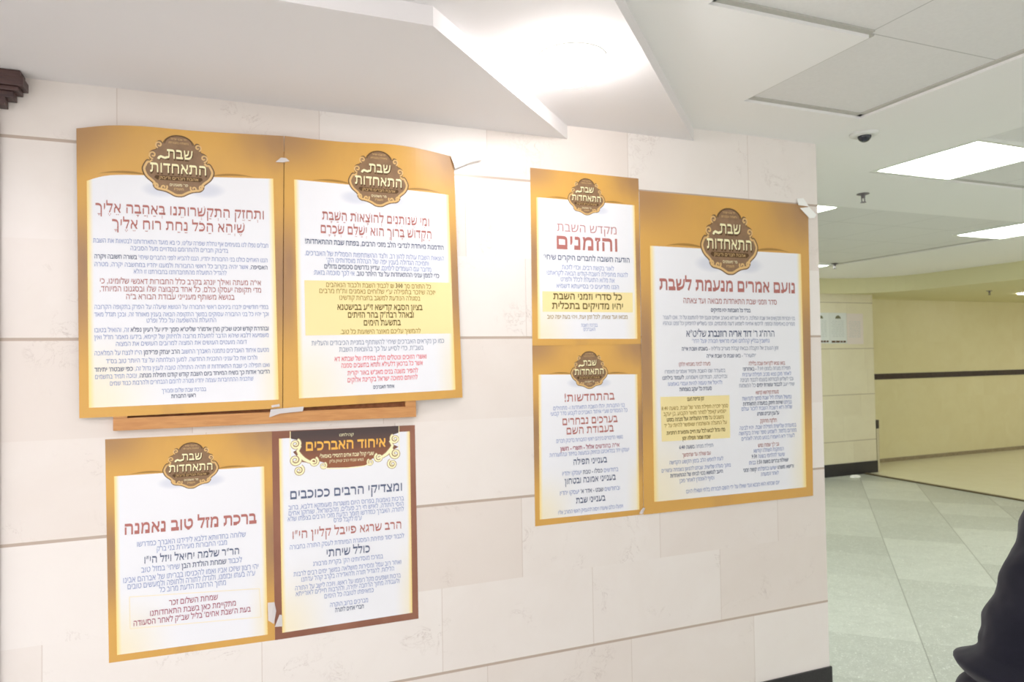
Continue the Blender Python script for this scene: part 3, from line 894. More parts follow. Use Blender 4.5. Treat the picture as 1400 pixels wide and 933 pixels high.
POSTER={
 1:dict(q=[(-0.4067, 2.3034), (0.1907, 2.3321), (0.1792, 1.4294), (-0.3997, 1.4226)],
   panel=[(-0.3792, 2.1575), (0.1562, 2.1864), (0.168, 1.4583), (-0.3741, 1.4531)],
   emblem=(-0.126, 2.2027, 0.2104, 0.1971),
   lines=[
    ('וּתְחַזֵּק הִתְקַשְּׁרוּתֵנוּ בְּאַהֲבָה אֵלֶיךָ',-0.1135,2.0607,0.4854,0.0278,'R'),
    ('שֶׁיְּהֵא הַכֹּל נַחַת רוּחַ אֵלֶיךָ',-0.1217,2.0131,0.3798,0.0277,'R'),
    ('חבלים נפלו לנו בנעימים אף נחלת שפרה עלינו, כי בא מועד התאחדותנו לבטאות את השבת',-0.1112,1.9603,0.5019,0.0125,'b'),
    ('בדיבוק חברים ולהתרומם נוסדויים מעל הסביבה',-0.1227,1.9394,0.2794,0.0125,'b'),
    ('הננו האחים כולנו בני החבורות יחדיו, הננו להביא לפני החברים שיחי׳ *בשורה חשובה ויקרה*',-0.1110,1.9121,0.4963,0.0125,'b'),
    ('*האסיפה*, אשר יהיה בקרוב כל ראשי החבורות ולמענו יחדיו במחשבה יקרה, מטרה',-0.1111,1.8884,0.4961,0.0124,'b'),
    ('להגדיל התועלת מהתחברותנו בחבורתנו זו הלא',-0.1206,1.8676,0.2657,0.0124,'b'),
    ('אי״ה מעתה ואילך יונהג בקרב כלל החבורות דאנשי שלומינו, כי',-0.1143,1.8375,0.4612,0.0156,'r'),
    ('מדי תקופה יעסקו כולם, כל אחד בקבוצה שלו ובסגנונו המיוחד,',-0.1139,1.8140,0.4622,0.0156,'r'),
    ('בנושא משותף מענייני עבודת הבורא ב״ה',-0.1198,1.7901,0.3105,0.0156,'r'),
    ('במדי חודשיים ידברו ביניהם ראשי החבורה על הנושא שיעלה על הפרק בתקופה הקרובה',-0.1105,1.7589,0.4976,0.0124,'b'),
    ('וכך יהיו כל בני החבורה עסוקים במשך התקופה הבאה בענין מאוחד זה, ובכן תגדל מאד',-0.1100,1.7359,0.4986,0.0124,'b'),
    ('התועלת וההשפעה על כלל ופרט',-0.1190,1.7166,0.2000,0.0124,'b'),
    ('*ובהדרת קודש זכינו שכ״ק מרן אדמו״ר שליט״א סמך ידיו על רעיון נפלא* זה, והואיל בטובו',-0.1101,1.6886,0.4985,0.0124,'b'),
    ('משמיעא דלבא שיהא הדבר לתועלת מרובה ולחיזוק של קיימא, בידעו מאמר חז״ל ואין',-0.1102,1.6670,0.4984,0.0124,'b'),
    ('דומה מועטים העושים את המצוה למרובים העושים את המצוה',-0.1156,1.6459,0.3738,0.0124,'b'),
    ('מטעם איחוד האברכים נתמנה האברך החשוב *הרב יצחק פרידמן* הי״ו לנצח על המלאכה',-0.1099,1.6189,0.4990,0.0128,'b'),
    ('ולרכז את כל עניני התכנית החדשה, למען הצלחתה על צד היותר טוב בס״ד',-0.1125,1.5941,0.4316,0.0124,'b'),
    ('ואנו תפילה כי שבת התאחדות זו תהיה התחלה טובה לענין גדול זה, *כפי שבטח׳ יתיחד*',-0.1086,1.5694,0.5002,0.0124,'b'),
    ('*הדיבור אודות כך בשיח המיוחד ביום השבת קודש קודם תפילת מנחה*, ונזכה תמיד בתשמים',-0.1082,1.5479,0.4991,0.0124,'b'),
    ('שתכנית ההתחברות עצמה יחדיו מטרה לרומם הנבחרים ולהרבות כבוד שמים',-0.1138,1.5266,0.4089,0.0123,'b'),
    ('בברכת שבת שלום ומבורך',-0.1136,1.4985,0.1270,0.0114,'b'),
    ('ראשי החבורות',-0.1151,1.4803,0.0708,0.0114,'B'),
   ]),
 2:dict(q=[(0.1925, 2.3321), (0.7833, 2.3226), (0.8051, 1.4421), (0.1812, 1.4283)],
   panel=[(0.2222, 2.1888), (0.7605, 2.178), (0.7779, 1.4709), (0.2317, 1.4599)],
   emblem=(0.5053, 2.2125, 0.2138, 0.1967),
   boxes=[[(0.2523, 1.8528), (0.7683, 1.8586), (0.7698, 1.675), (0.2543, 1.6684)]],
   lines=[
    ('וּמִי שֶׁנּוֹתְנִים לְהוֹצָאוֹת הַשַּׁבָּת',0.4992,2.0726,0.3760,0.0281,'R'),
    ('הַקָּדוֹשׁ בָּרוּךְ הוּא יְשַׁלֵּם שְׂכָרָם',0.5000,2.0272,0.3904,0.0281,'R'),
    ('הזדמנות מיוחדת לנדיבי הלב מזכי הרבים, בפתח שבת ההתאחדות!',0.4971,1.9836,0.4853,0.0160,'B'),
    ('הוצאות השבת עולות להון רב, ולצד ההשתתפות הסמלית של האברכים,',0.4975,1.9442,0.4867,0.0148,'b'),
    ('ותמיכה הגדולה בענין יפה של הנהלת מוסדותינו הק׳',0.5034,1.9232,0.3581,0.0148,'b'),
    ('מדובר עם העומדים לימינם, *עדיין נדרשים סכומים גדולים*',0.5041,1.9018,0.3744,0.0148,'b'),
    ('*כדי לממן עניני ההתאחדות על צד היותר טוב.* אי לכך סוכמה בזאת:',0.5009,1.8803,0.4399,0.0147,'b'),
    ('כל התורם סך *300* ₪ לכבוד השבת ולכבוד הנאהבים',0.5055,1.8403,0.3667,0.0148,'o'),
    ('יזכה שיזכר בתפילה ע״י שלוחים נאמנים ות״ח מרבים',0.5025,1.8194,0.4061,0.0147,'o'),
    ('בסגולה הנודעת למשגב בחצרות קודשינו',0.5068,1.7972,0.2827,0.0147,'o'),
    ('בציון הסבא קדישא זי״ע בבישטנא',0.5073,1.7654,0.2974,0.0193,'O'),
    ('ובאהל רבה״ק בהר הזיתים',0.5092,1.7388,0.2319,0.0193,'O'),
    ('בתשעת הימים',0.5119,1.7119,0.1303,0.0193,'O'),
    ('להמשיך עליכם מאוצר הישועות כל טוב.',0.5082,1.6817,0.2800,0.0147,'o'),
    ('כמו כן נקראים האברכים שיחי׳ להשתתף במניית הכיבודים והעליות',0.5049,1.6450,0.4633,0.0147,'g'),
    ('בשב״ת, כדי לסייע על כך בהוצאות השבת',0.5109,1.6221,0.2943,0.0147,'g'),
    ('ואשרי הזוכים ונוטלים חלק במיזידו של שבתא דא',0.5086,1.5905,0.3214,0.0147,'p'),
    ('אשר כל ברכאן דלעילא ותתא בתשבים סמנה',0.5121,1.5679,0.2851,0.0147,'p'),
    ('להפיר משנה בנים מאנ״ש באור יקרית',0.5137,1.5417,0.2462,0.0147,'p'),
    ('להיותם סמוכה ישראל בקרינת אלוקים',0.5126,1.5182,0.2446,0.0147,'p'),
    ('איחוד האברכים',0.5147,1.4903,0.0739,0.0116,'B'),
   ]),
 3:dict(q=[(1.0938, 2.3112), (1.5763, 2.3079), (1.5726, 1.6318), (1.0907, 1.6282)],
   panel=[(1.1178, 2.1987), (1.5547, 2.1967), (1.5558, 1.6527), (1.114, 1.6546)],
   emblem=(1.3351, 2.2159, 0.1682, 0.1481),
   boxes=[[(1.1358, 1.8371), (1.5378, 1.8396), (1.5369, 1.7595), (1.1359, 1.7584)]],
   lines=[
    ('מקדש השבת',1.3361,2.0873,0.2705,0.0291,'T'),
    ('והזמנים',1.3353,2.0309,0.2811,0.0479,'H'),
    ('הודעה חשובה לחברים היקרים שיחי׳',1.3352,1.9699,0.3835,0.0191,'B'),
    ('לאור בקשת רבים, וכדי לזכות',1.3366,1.9330,0.2314,0.0157,'b'),
    ('להנות מתפילת השבת-קודש הבאה לקראתנו',1.3355,1.9092,0.3615,0.0156,'b'),
    ('את מלוא התועלת לכלל ולפרט',1.3343,1.8855,0.2406,0.0156,'b'),
    ('הננו מודיעים כי בסייעתא דשמיא',1.3348,1.8595,0.2790,0.0156,'b'),
    ('כל סדרי וזמני השבת',1.3345,1.8190,0.3068,0.0237,'O'),
    ('יהיו מדויקים בתכלית',1.3339,1.7820,0.3178,0.0237,'O'),
    ('מבואו ועד צאתו, לכל זמן ועת, ויהי בעת יפה טוב',1.3332,1.7396,0.3582,0.0144,'o'),
    ('בברכת השבת',1.3370,1.7070,0.0732,0.0121,'b'),
    ('האברכים',1.3365,1.6906,0.0537,0.0121,'b'),
   ]),
 4:dict(q=[(-0.3345, 1.3542), (0.1475, 1.3531), (0.1527, 0.6697), (-0.3253, 0.678)],
   panel=[(-0.3106, 1.2403), (0.1226, 1.2395), (0.1301, 0.6911), (-0.3038, 0.6984)],
   emblem=(-0.0958, 1.2582, 0.1657, 0.1473),
   lines=[
    ('ברכת מזל טוב נאמנה',-0.0933,1.0757,0.3840,0.0310,'H'),
    ('שלוחה בחדוותא דלבא לידידנו האברך כמדרשו',-0.0924,1.0253,0.3144,0.0142,'b'),
    ('מבני החבורות מעיה״ת בני ברק',-0.0929,1.0055,0.2042,0.0142,'b'),
    ('הר״ר שלמה יחיאל ויזל הי״ו',-0.0922,0.9742,0.2767,0.0206,'D'),
    ('לכבוד *שמחת הולדת הבן* שיחי׳ במזל טוב',-0.0922,0.9451,0.2910,0.0151,'b'),
    ('יהי רצון שיזכו אביו ואמו להכניסו בבריתו של אברהם אבינו',-0.0919,0.9188,0.3913,0.0151,'b'),
    ('ע״ה בעתו ובזמנו, ולגדלו לתורה ולחופה ולמעשים טובים',-0.0914,0.8980,0.3688,0.0151,'b'),
    ('מתוך הרחבת הדעת מרוב כל',-0.0912,0.8780,0.1933,0.0151,'b'),
    ('שמחת השלום זכר',-0.0901,0.8349,0.1413,0.0160,'v'),
    ('מתקיימת כאן בשבת התאחדותנו',-0.0900,0.8088,0.2495,0.0160,'v'),
    ('בעת ה׳שבת אחים׳ בליל שב״ק לאחר הסעודה',-0.0906,0.7841,0.3390,0.0160,'v'),
   ]),
 5:dict(q=[(0.1475, 1.3531), (0.6299, 1.3496), (0.6344, 0.6673), (0.1527, 0.6697)],
   panel=[(0.1697, 1.3278), (0.6111, 1.3286), (0.6126, 0.691), (0.1753, 0.6899)],
   lines=[
    ('קהילתנו',0.3899,1.3285,0.0497,0.0085,'w'),
    ('איחוד האברכים',0.3895,1.2955,0.2731,0.0300,'Y'),
    ('שע״י קהל שבת אחים דחסידי באסאלי',0.3917,1.2598,0.1828,0.0115,'W'),
    ('נשיא שבתי הרב יצחק גליק',0.3896,1.2412,0.1160,0.0085,'w'),
    ('ומצדיקי הרבים ככוכבים',0.3925,1.1369,0.3821,0.0274,'D'),
    ('ברכות נאמנות בפרוס היום משגרות מעומקא דלבא, ברוב',0.3922,1.0961,0.3895,0.0139,'b'),
    ('הוסי התודה, לאיש חי רב פעלים, מהבשראל, שוחקן אחים',0.3920,1.0772,0.3894,0.0139,'b'),
    ('לתורה, האברך כמדרשו תומך הדעת מזכי הרבים בצפתו שלא',0.3906,1.0585,0.3916,0.0139,'b'),
    ('ע״מ לקבל פרס',0.3912,1.0410,0.0954,0.0139,'b'),
    ('הרב שרגא פייבל קליין הי״ו',0.3932,1.0042,0.3715,0.0253,'R'),
    ('לכבוד יסוד פתיחת המסגרת המיוחדת לעסק התורה בחבורה',0.3932,0.9651,0.3861,0.0139,'b'),
    ('כולל שיחתי',0.3924,0.9326,0.1490,0.0248,'D'),
    ('במרכז מוסדותינו הק׳ בקרית מרבורג',0.3930,0.9019,0.2359,0.0139,'b'),
    ('ואחר רוב עמל ומסירות מושלאה במשך ימים רבים לרבות',0.3938,0.8749,0.3635,0.0139,'b'),
    ('הלילות, להגדיל תורה ולהאדירה בקרב קהל עדתנו',0.3932,0.8550,0.3140,0.0139,'b'),
    ('ברכות ושפעים מקל רוממו על ראשו, ויזכה לישב על התורה',0.3943,0.8285,0.3560,0.0138,'b'),
    ('ולעבודה מתוך הרחבה יתירה, ולהרבות חיילים לאורייתא',0.3935,0.8096,0.3500,0.0138,'b'),
    ('כמאיפתו לטובה כל הימים',0.3942,0.7897,0.1673,0.0138,'b'),
    ('מברכים ברוב הוקרה',0.3936,0.7580,0.1301,0.0138,'b'),
    ('חברי אחים לתורה',0.3944,0.7386,0.0977,0.0133,'B'),
   ]),
 6:dict(q=[(1.0907, 1.631), (1.5744, 1.6348), (1.5683, 0.9436), (1.0904, 0.9442)],
   panel=[(1.1146, 1.5177), (1.5524, 1.509), (1.5499, 0.9644), (1.11, 0.9679)],
   emblem=(1.3339, 1.5308, 0.1688, 0.1494),
   lines=[
    ('בהתחדשות!',1.3328,1.4237,0.2263,0.0275,'R'),
    ('בני החבורות, יהלו השבת התאחדות ו- מתחילים',1.3324,1.3868,0.3181,0.0137,'b'),
    ('כל המסודים שע״י איחוד האברכים לקבוע סדר קבועי',1.3323,1.3661,0.3423,0.0137,'b'),
    ('בערכים נבחרים',1.3336,1.3333,0.2479,0.0263,'R'),
    ('בעבודת השם',1.3327,1.2967,0.2128,0.0263,'R'),
    ('נושאי הדיבורים ביניהם ראשי החבורות בדיבוק חברים',1.3320,1.2605,0.2961,0.0137,'b'),
    ('אי״ה בחודשים *אלול - תשרי - חשון*',1.3321,1.2293,0.2630,0.0148,'v'),
    ('יעסקו יחד במלאכתם ובחיזוק ובמעשה בתיזוד ובהתעוררות',1.3310,1.2083,0.3531,0.0137,'b'),
    ('בענייני תפילה',1.3300,1.1747,0.1510,0.0217,'D'),
    ('בחודשים *כסלו - טבת* יעסקו יחדיו',1.3309,1.1334,0.2489,0.0148,'b'),
    ('בענייני אמונה ובטחון',1.3303,1.1029,0.2268,0.0216,'D'),
    ('ובחודשים *שבט - אדר א׳* יעסקו יחדיו',1.3286,1.0594,0.2669,0.0148,'b'),
    ('בענייני שבת',1.3296,1.0250,0.1307,0.0216,'D'),
    ('ויפעלו כולם שיעזרו ויסוה להעמיק ראשי החורב אליו',1.3305,0.9858,0.2878,0.0136,'b'),
   ]),
 7:dict(q=[(1.5783, 2.2584), (2.4731, 2.2578), (2.4586, 0.9413), (1.5683, 0.9421)],
   panel=[(1.624, 2.0342), (2.4226, 2.0332), (2.4194, 0.9829), (1.619, 0.9893)],
   emblem=(2.0272, 2.0711, 0.3115, 0.292),
   boxes=[[(1.6582, 1.4137), (2.0064, 1.4093), (2.0058, 1.2266), (1.6608, 1.2311)]],
   lines=[
    ('נועם אמרים מנעמת לשבת',2.0247,1.8790,0.7223,0.0442,'H'),
    ('סדר וזמני שבת התאחדות מבואה ועד צאתה',2.0282,1.8114,0.4972,0.0215,'r'),
    ('בס״ד כל השבתות יהיו מדויקים',2.0248,1.7730,0.2097,0.0151,'B'),
    ('בני חבורות מבקשים את שבת המלכה, כי גדול אורחא באוהב ואחים ונעם יחד להתענג על ה׳, ואנו לעצור',2.0276,1.7404,0.6993,0.0145,'g'),
    ('ממרים באסיפות ובזמני, לרכשו אחיות לשמוע דעת מחכמים, ופני בשליש להזמינן כל זמנו ונוהגיו',2.0269,1.7159,0.6990,0.0145,'g'),
    ('הרה״ג ר׳ *דוד אריה רוזנברג* שליט״א',2.0254,1.6724,0.4692,0.0264,'d'),
    ('נחשבין בנליץ קהלתנו ואביו מראשי חבורה יגעל הדר׳',2.0248,1.6413,0.4110,0.0157,'b'),
    ('זמן הנערב אל הקבלה בבאת קבלת מעריב צליליה - *בשבתו ושבת אי״ה*',2.0229,1.6092,0.5113,0.0145,'g'),
    ('׳יתעורר׳ - *באו שבת כי שבת אי״ה*',2.0232,1.5777,0.2624,0.0145,'g'),
    ('בואו נצאו לקראת שבת בלילה',2.2128,1.5421,0.2016,0.0148,'r'),
    ('תפילת מנחה בזמנו 7:00 *- באחרוני*',2.2124,1.5190,0.2636,0.0148,'g'),
    ('לאחר מכן נצא סביב תפילת ערבית',2.2119,1.4946,0.2712,0.0148,'b'),
    ('ובני לשליש תבורתא בעצמו לכבוד חביבה',2.2126,1.4714,0.2959,0.0148,'g'),
    ('שירי יעב *לכבוד עשרת ימים* כל הנשמות',2.2115,1.4477,0.3067,0.0148,'g'),
    ('סעודת קידושא קדשא',2.2110,1.4152,0.1284,0.0147,'r'),
    ('נמשיל תפלה ליל שבת סמוך לקדושת',2.2098,1.3913,0.2729,0.0147,'b'),
    ('בביתנו *שיחת חיזוק בסעודה התאחדות*',2.2122,1.3681,0.2698,0.0147,'b'),
    ('שלוה רזא דשבת השבת לזכור עולם',2.2085,1.3465,0.2808,0.0147,'b'),
    ('על ענין חברים מפורש',2.2127,1.3225,0.1215,0.0147,'B'),
    ('חלקת מחוקק',2.2136,1.2907,0.0932,0.0147,'r'),
    ('בסעודת שלישית תפילת שבת, יהיו לבינה',2.2124,1.2650,0.3136,0.0147,'b'),
    ('ממרום נלמוד, לשמוע ספר שירה בקדושה',2.2108,1.2420,0.3195,0.0147,'b'),
    ('לעורר ירא הישמרו בנגוע מנחה לאחרים',2.2116,1.2183,0.2945,0.0147,'b'),
    ('גבי לך שמח נפש',2.2111,1.1853,0.1161,0.0147,'r'),
    ('המתקנת השתלה קודשא',2.2114,1.1629,0.1682,0.0147,'b'),
    ('שיעור להלחמי בשעה *9:30*',2.2086,1.1385,0.1838,0.0147,'b'),
    ('*שאילת צהרים בשעה 1:50* בביתו',2.2102,1.1129,0.2178,0.0147,'b'),
    ('*ורישא משהו* ישיעו בתפלתו *קשה זמני*',2.2102,1.0832,0.2807,0.0146,'b'),
    ('לאחר הסעודה',2.2139,1.0592,0.0999,0.0146,'b'),
    ('סעודה לבינה בשבתא חלוקו',1.8314,1.5456,0.1607,0.0141,'r'),
    ('בסעודה שנו השבת ותמיד אומרים תאמרו',1.8344,1.5158,0.3067,0.0141,'g'),
    ('ובחיבתנו, תבודתנו וישמחנו, *לעמוד בילתנו*',1.8333,1.4904,0.3291,0.0141,'g'),
    ('ולהיטל את טעמה להיות ועמדי באמצעו',1.8329,1.4652,0.2755,0.0141,'b'),
    ('סעודת כל יעקב בשמחות',1.8338,1.4413,0.1636,0.0147,'B'),
    ('זמן פריסת מעם',1.8321,1.3997,0.0845,0.0141,'O'),
    ('סמך יזכרה תפילת מהר של שבת, בשעה 8:40',1.8303,1.3650,0.3362,0.0141,'o'),
    ('ישמיע קאפל למחר מאור הקבוע, בן יעקב',1.8293,1.3424,0.3169,0.0140,'o'),
    ('והשובים על *סדר ההצלחה ועל מנחה בזמנו*',1.8309,1.3181,0.2894,0.0140,'o'),
    ('על התעלה והשתמרו שאפשר להיות על יד',1.8317,1.2946,0.3170,0.0140,'o'),
    ('*מדו גדול לבוש לכל עת חיים ותפארת רוחניות*',1.8327,1.2640,0.2956,0.0140,'o'),
    ('*שכח שמור תפילה זמן*',1.8323,1.2379,0.1419,0.0140,'o'),
    ('תפילת מנחה *בשעה 6:40*',1.8310,1.2011,0.1731,0.0140,'g'),
    ('עם שאלה עד שתימשך',1.8314,1.1693,0.1436,0.0140,'r'),
    ('לעת לחפש הלב בזמן הקשע הקדשה',1.8305,1.1421,0.2724,0.0140,'b'),
    ('מתוך סעלת שלישית, שבתנו להניגון בשמחה ובשירים',1.8306,1.1117,0.3492,0.0140,'b'),
    ('*היעב לנמשא בכוי לביתו של ההתאחדות*',1.8309,1.0881,0.2653,0.0140,'g'),
    ('וסוף לאומדן לאחר מכן',1.8307,1.0643,0.1766,0.0140,'b'),
    ('יום שבתא הוא מבנא ועד שאלו על ידי השם תבורתו בלתי ושאלו היום',2.0207,1.0173,0.4932,0.0149,'b'),
   ]),
}

# wooden notice-board frame behind the two large posters
def wood(name, c1, c2, scale=9.0, rough=0.4):
    k = NT(name)
    x, y, z = k.xyz(k.coord())
    n = k.noise(k.comb(k.math('MULTIPLY', x, 1.2), k.math('MULTIPLY', y, 8.0), k.math('MULTIPLY', z, 14.0)), scale, 5.0, 0.6, 0.5)
    k.base(k.mix(k.smooth(n, 0.3, 0.7), lin(c1), lin(c2)))
    k.set(Roughness=rough)
    return k.m
fr = tag(empty('notice_board', (0.159, 0.0, 1.3805)), 'flat wooden notice board frame behind the two large upper posters', 'notice board')
M_oak = wood('honey_wood', (206, 150, 92), (190, 132, 78))
for nm, bx in (('bottom_rail', (-0.469, 0.470, 0.0, 0.0375)), ('top_rail', (-0.469, 0.470, 0.862, 0.90))):
    a = MB(); a.box(bx[0], bx[1], -0.0270, -0.0005, bx[2], bx[3]); a.build(nm, M_oak, fr, bevel=0.002)
for sx in (-0.469, 0.4315):
    a = MB(); a.box(sx, sx+0.0385, -0.0268, -0.0005, 0.0376, 0.8619); a.build('stile', M_oak, fr, bevel=0.002)
a = MB(); a.box(-0.4304, 0.4314, -0.010, -0.0005, 0.0376, 0.8619)
a.build('backing', plain('brown_cork', (150, 98, 66), 0.8, 0.2, var=0.2, vscale=60), fr)

for k in range(1, 8):
    make_poster(k, POSTER[k], PLAB[k], 'posters on the stone wall', M_brown if k == 5 else M_gold)

# strips of clear sticky tape
def tape_mat():
    k = NT('clear_tape')
    k.base(lin((240, 238, 240)))
    k.set(Roughness=0.12, Alpha=0.62)
    k.b.inputs['Specular IOR Level'].default_value = 0.8
    return k.m
M_tape = tape_mat()
def tape_white():
    k = NT('glare_white_tape')
    k.base(lin((252, 252, 250)))  # white colour stands in for glare on shiny tape
    k.set(Roughness=0.3)
    return k.m
M_tapew = tape_white()
def tape(parts, y, label, m=None, curl=0.0015):
    me = []
    xs = [p[0] for q in parts for p in q]; zs = [p[1] for q in parts for p in q]
    cx, cz = sum(xs)/len(xs), sum(zs)/len(zs)
    V, Fc = [], []
    for q in parts:
        b = len(V); n = len(q)
        for i, (x, z) in enumerate(q):
            V.append((x-cx, -(y+curl*(0.5+0.5*sin(2.1*i+x*40))), z-cz))
        mx = sum(p[0] for p in q)/n; mz = sum(p[1] for p in q)/n
        V.append((mx-cx, -(y+curl*1.2), mz-cz))
        for i in range(n): Fc.append((b+i, b+(i+1) % n, b+n))
    o = mesh_obj('tape', V, Fc, m or M_tape)
    o.location = (cx, 0, cz)
    sm = o.modifiers.new('thickness', 'SOLIDIFY'); sm.thickness = 0.0003
    return tag(o, label, 'tape', 'strips of sticky tape')
tape([[(0.7701, 2.3168), (0.8345, 2.3282), (0.8973, 2.3422), (0.9027, 2.321), (0.8483, 2.3052), (0.7862, 2.2755)]], 0.026, 'wide shiny tape, its glare painted white, at the upper right corner of the yellow-box poster', M_tapew, 0.004)
tape([[(2.4052, 2.2833), (2.4439, 2.2876), (2.475, 2.2513), (2.4128, 2.2538)], [(2.4209, 2.241), (2.475, 2.2496), (2.5196, 2.2171), (2.5059, 2.2012), (2.4754, 2.1977)]], 0.0055, 'folded white tape over the upper right corner of the tallest poster', M_tapew, 0.002)
tape([[(0.1379, 1.4015), (0.1426, 1.4274), (0.2463, 1.4328), (0.2438, 1.4172), (0.1652, 1.4122)]], 0.0320, 'clear tape across the wooden rail between the two large posters')
tape([[(0.1633, 2.2411), (0.1807, 2.2573), (0.1969, 2.2576), (0.2085, 2.2476), (0.1852, 2.2419)]], 0.0325, 'tiny clear tape high on the seam of the two large posters')
tape([[(0.145, 1.4404), (0.1701, 1.4442), (0.1711, 1.4358), (0.1461, 1.4333)]], 0.0325, 'tiny clear tape just above the wooden rail')
tape([[(0.1308, 0.7953), (0.1513, 0.7948), (0.1568, 0.7654), (0.1496, 0.7237), (0.1315, 0.7383)], [(0.1518, 0.7138), (0.167, 0.752), (0.175, 0.7484), (0.1759, 0.7125)]], 0.0040, 'crumpled pale tape low on the seam of gold and brown posters')
tape([[(1.5445, 0.9503), (1.5621, 0.9721), (1.5741, 0.9695), (1.5598, 0.9459)]], 0.0062, 'small clear tape at the lower seam beside the tallest poster')

# dark carved wooden door casing with a stepped cornice at the left edge
M_dwood = wood('dark_wood', (88, 62, 58), (64, 46, 46), 7.0, 0.45)
dc = tag(empty('door_casing', (-1.20, 0.0, 0.0)), 'dark brown carved wooden door casing with stepped cornice, at the left photo edge', 'door casing')
a = MB()
a.box(0.50, 0.597, -0.022, -0.0005, 0.0, 2.30)
a.build('jamb', M_dwood, dc, bevel=0.004)
a = MB(); a.box(-0.585, -0.50, -0.022, -0.0005, 0.0, 2.30); a.build('jamb', M_dwood, dc, bevel=0.004)
a = MB(); a.box(-0.4995, 0.4995, -0.012, -0.0005, 0.0, 2.2995); a.build('door_leaf', M_dwood, dc, bevel=0.003)
a = MB()
ST = [(2.3005, 2.338, 0.590, 0.026), (2.338, 2.360, 0.618, 0.040), (2.360, 2.379, 0.640, 0.050), (2.379, 2.392, 0.655, 0.058), (2.392, 2.418, 0.668, 0.066), (2.418, 2.4385, 0.660, 0.062)]
for z0_, z1_, hx, dy in ST:
    a.box(-hx, hx, -dy, -0.0005, z0_, z1_-0.0003)
for i in range(27):   # dentils
    cx_ = -0.61+i*0.0469
    a.box(cx_-0.012, cx_+0.012, -0.056, -0.030, 2.3385, 2.3597)
a.build('cornice', M_dwood, dc, bevel=0.003)

# notices on the far pillar
M_sheet = plain('bluish_notice_paper', (222, 226, 226), 0.6, 0.3)
M_sheet2 = plain('pinkish_notice_paper', (228, 218, 214), 0.6, 0.3)
M_nink = plain('faint_grey_ink', (196, 202, 204), 0.6, 0.2)
M_nbrn = plain('brown_ink', (96, 70, 48), 0.6, 0.2)
M_nolv = plain('olive_ink_mark', (122, 122, 98), 0.6, 0.2)
def notice(x0, x1, z0, z1, m, label, mark, foot):
    t = tag(empty('notice_sheet', ((x0+x1)/2, 4.47, z0)), label, 'notice', 'notices on the far pillar')
    w = (x1-x0)/2; h = z1-z0
    a = MB(); a.box(-w, w, -0.004, -0.001, 0, h); a.build('sheet', m, t)
    b = MB()
    rnd = random.Random(int(x0*1000))
    if mark:
        mm = [(-.05, 0.0), (-.035, .03), (0, .045), (.035, .03), (.05, 0)]
        b.v += [(x, -0.0047, h-0.075+z) for x, z in mm]; b.face([0, 4, 3, 2, 1], 1)
    zz = h-0.11
    while zz > 0.07:
        x = w-0.05
        while x > -w+0.05:
            l = rnd.uniform(0.02, 0.055)
            b.box(max(x-l, -w+0.03), x, -0.0046, -0.004, zz, zz+0.006, 0); x -= l+0.012
        zz -= 0.022
    if foot:
        x = w-0.02
        while x > -w+0.03:
            l = rnd.uniform(0.03, 0.07)
            b.box(max(x-l, -w+0.02), x, -0.0047, -0.004, 0.012, 0.036, 2); x -= l+0.010
    b.build('printed_marks', [M_nink, M_nolv, M_nbrn], t)
notice(6.93, 7.235, 1.712, 2.105, M_sheet, 'pale bluish notice half hidden by the poster wall corner', True, True)
notice(7.238, 7.53, 1.708, 2.105, M_sheet, 'middle notice of three on the far pillar, dark mark at its top', True, True)
notice(7.536, 7.82, 1.698, 2.098, M_sheet2, 'pinkish notice without dark marks, rightmost of three on the far pillar', False, False)

# slim post with a dark cap at the far pillar's edge
p = tag(empty('slim_post', (8.035, 4.485, 0.0)), 'slim pale post with dark cap beside the far pillar', 'post')
a = MB(); a.box(-0.020, 0.020, -0.016, 0.016, 0.004, 0.575); a.build('shaft', plain('pale_post', (196, 188, 160), 0.5), p, bevel=0.003)
a = MB(); a.box(-0.022, 0.022, -0.018, 0.018, 0.5755, 0.690); a.build('cap', plain('dark_cap', (70, 66, 62), 0.5), p, bevel=0.004)

# crumpled scrap of white paper on the floor
rnd = random.Random(4)
bm = bmesh.new(); bmesh.ops.create_icosphere(bm, subdivisions=3, radius=1.0)
for v in bm.verts:
    n_ = 1+0.25*noise.noise(v.co*2.3)
    v.co = Vector((v.co.x*0.075*n_, v.co.y*0.045*n_, max(-0.006, v.co.z*0.022*n_)+0.006))
me = bpy.data.meshes.new('paper_scrap'); bm.to_mesh(me); bm.free()
me.materials.append(plain('white_scrap', (246, 246, 246), 0.7))
o = bpy.data.objects.new('paper_scrap', me); COL.objects.link(o); o.location = (7.46, 4.33, 0.0)
tag(o, 'white paper scrap on the floor in front of the far pillar', 'paper scrap')

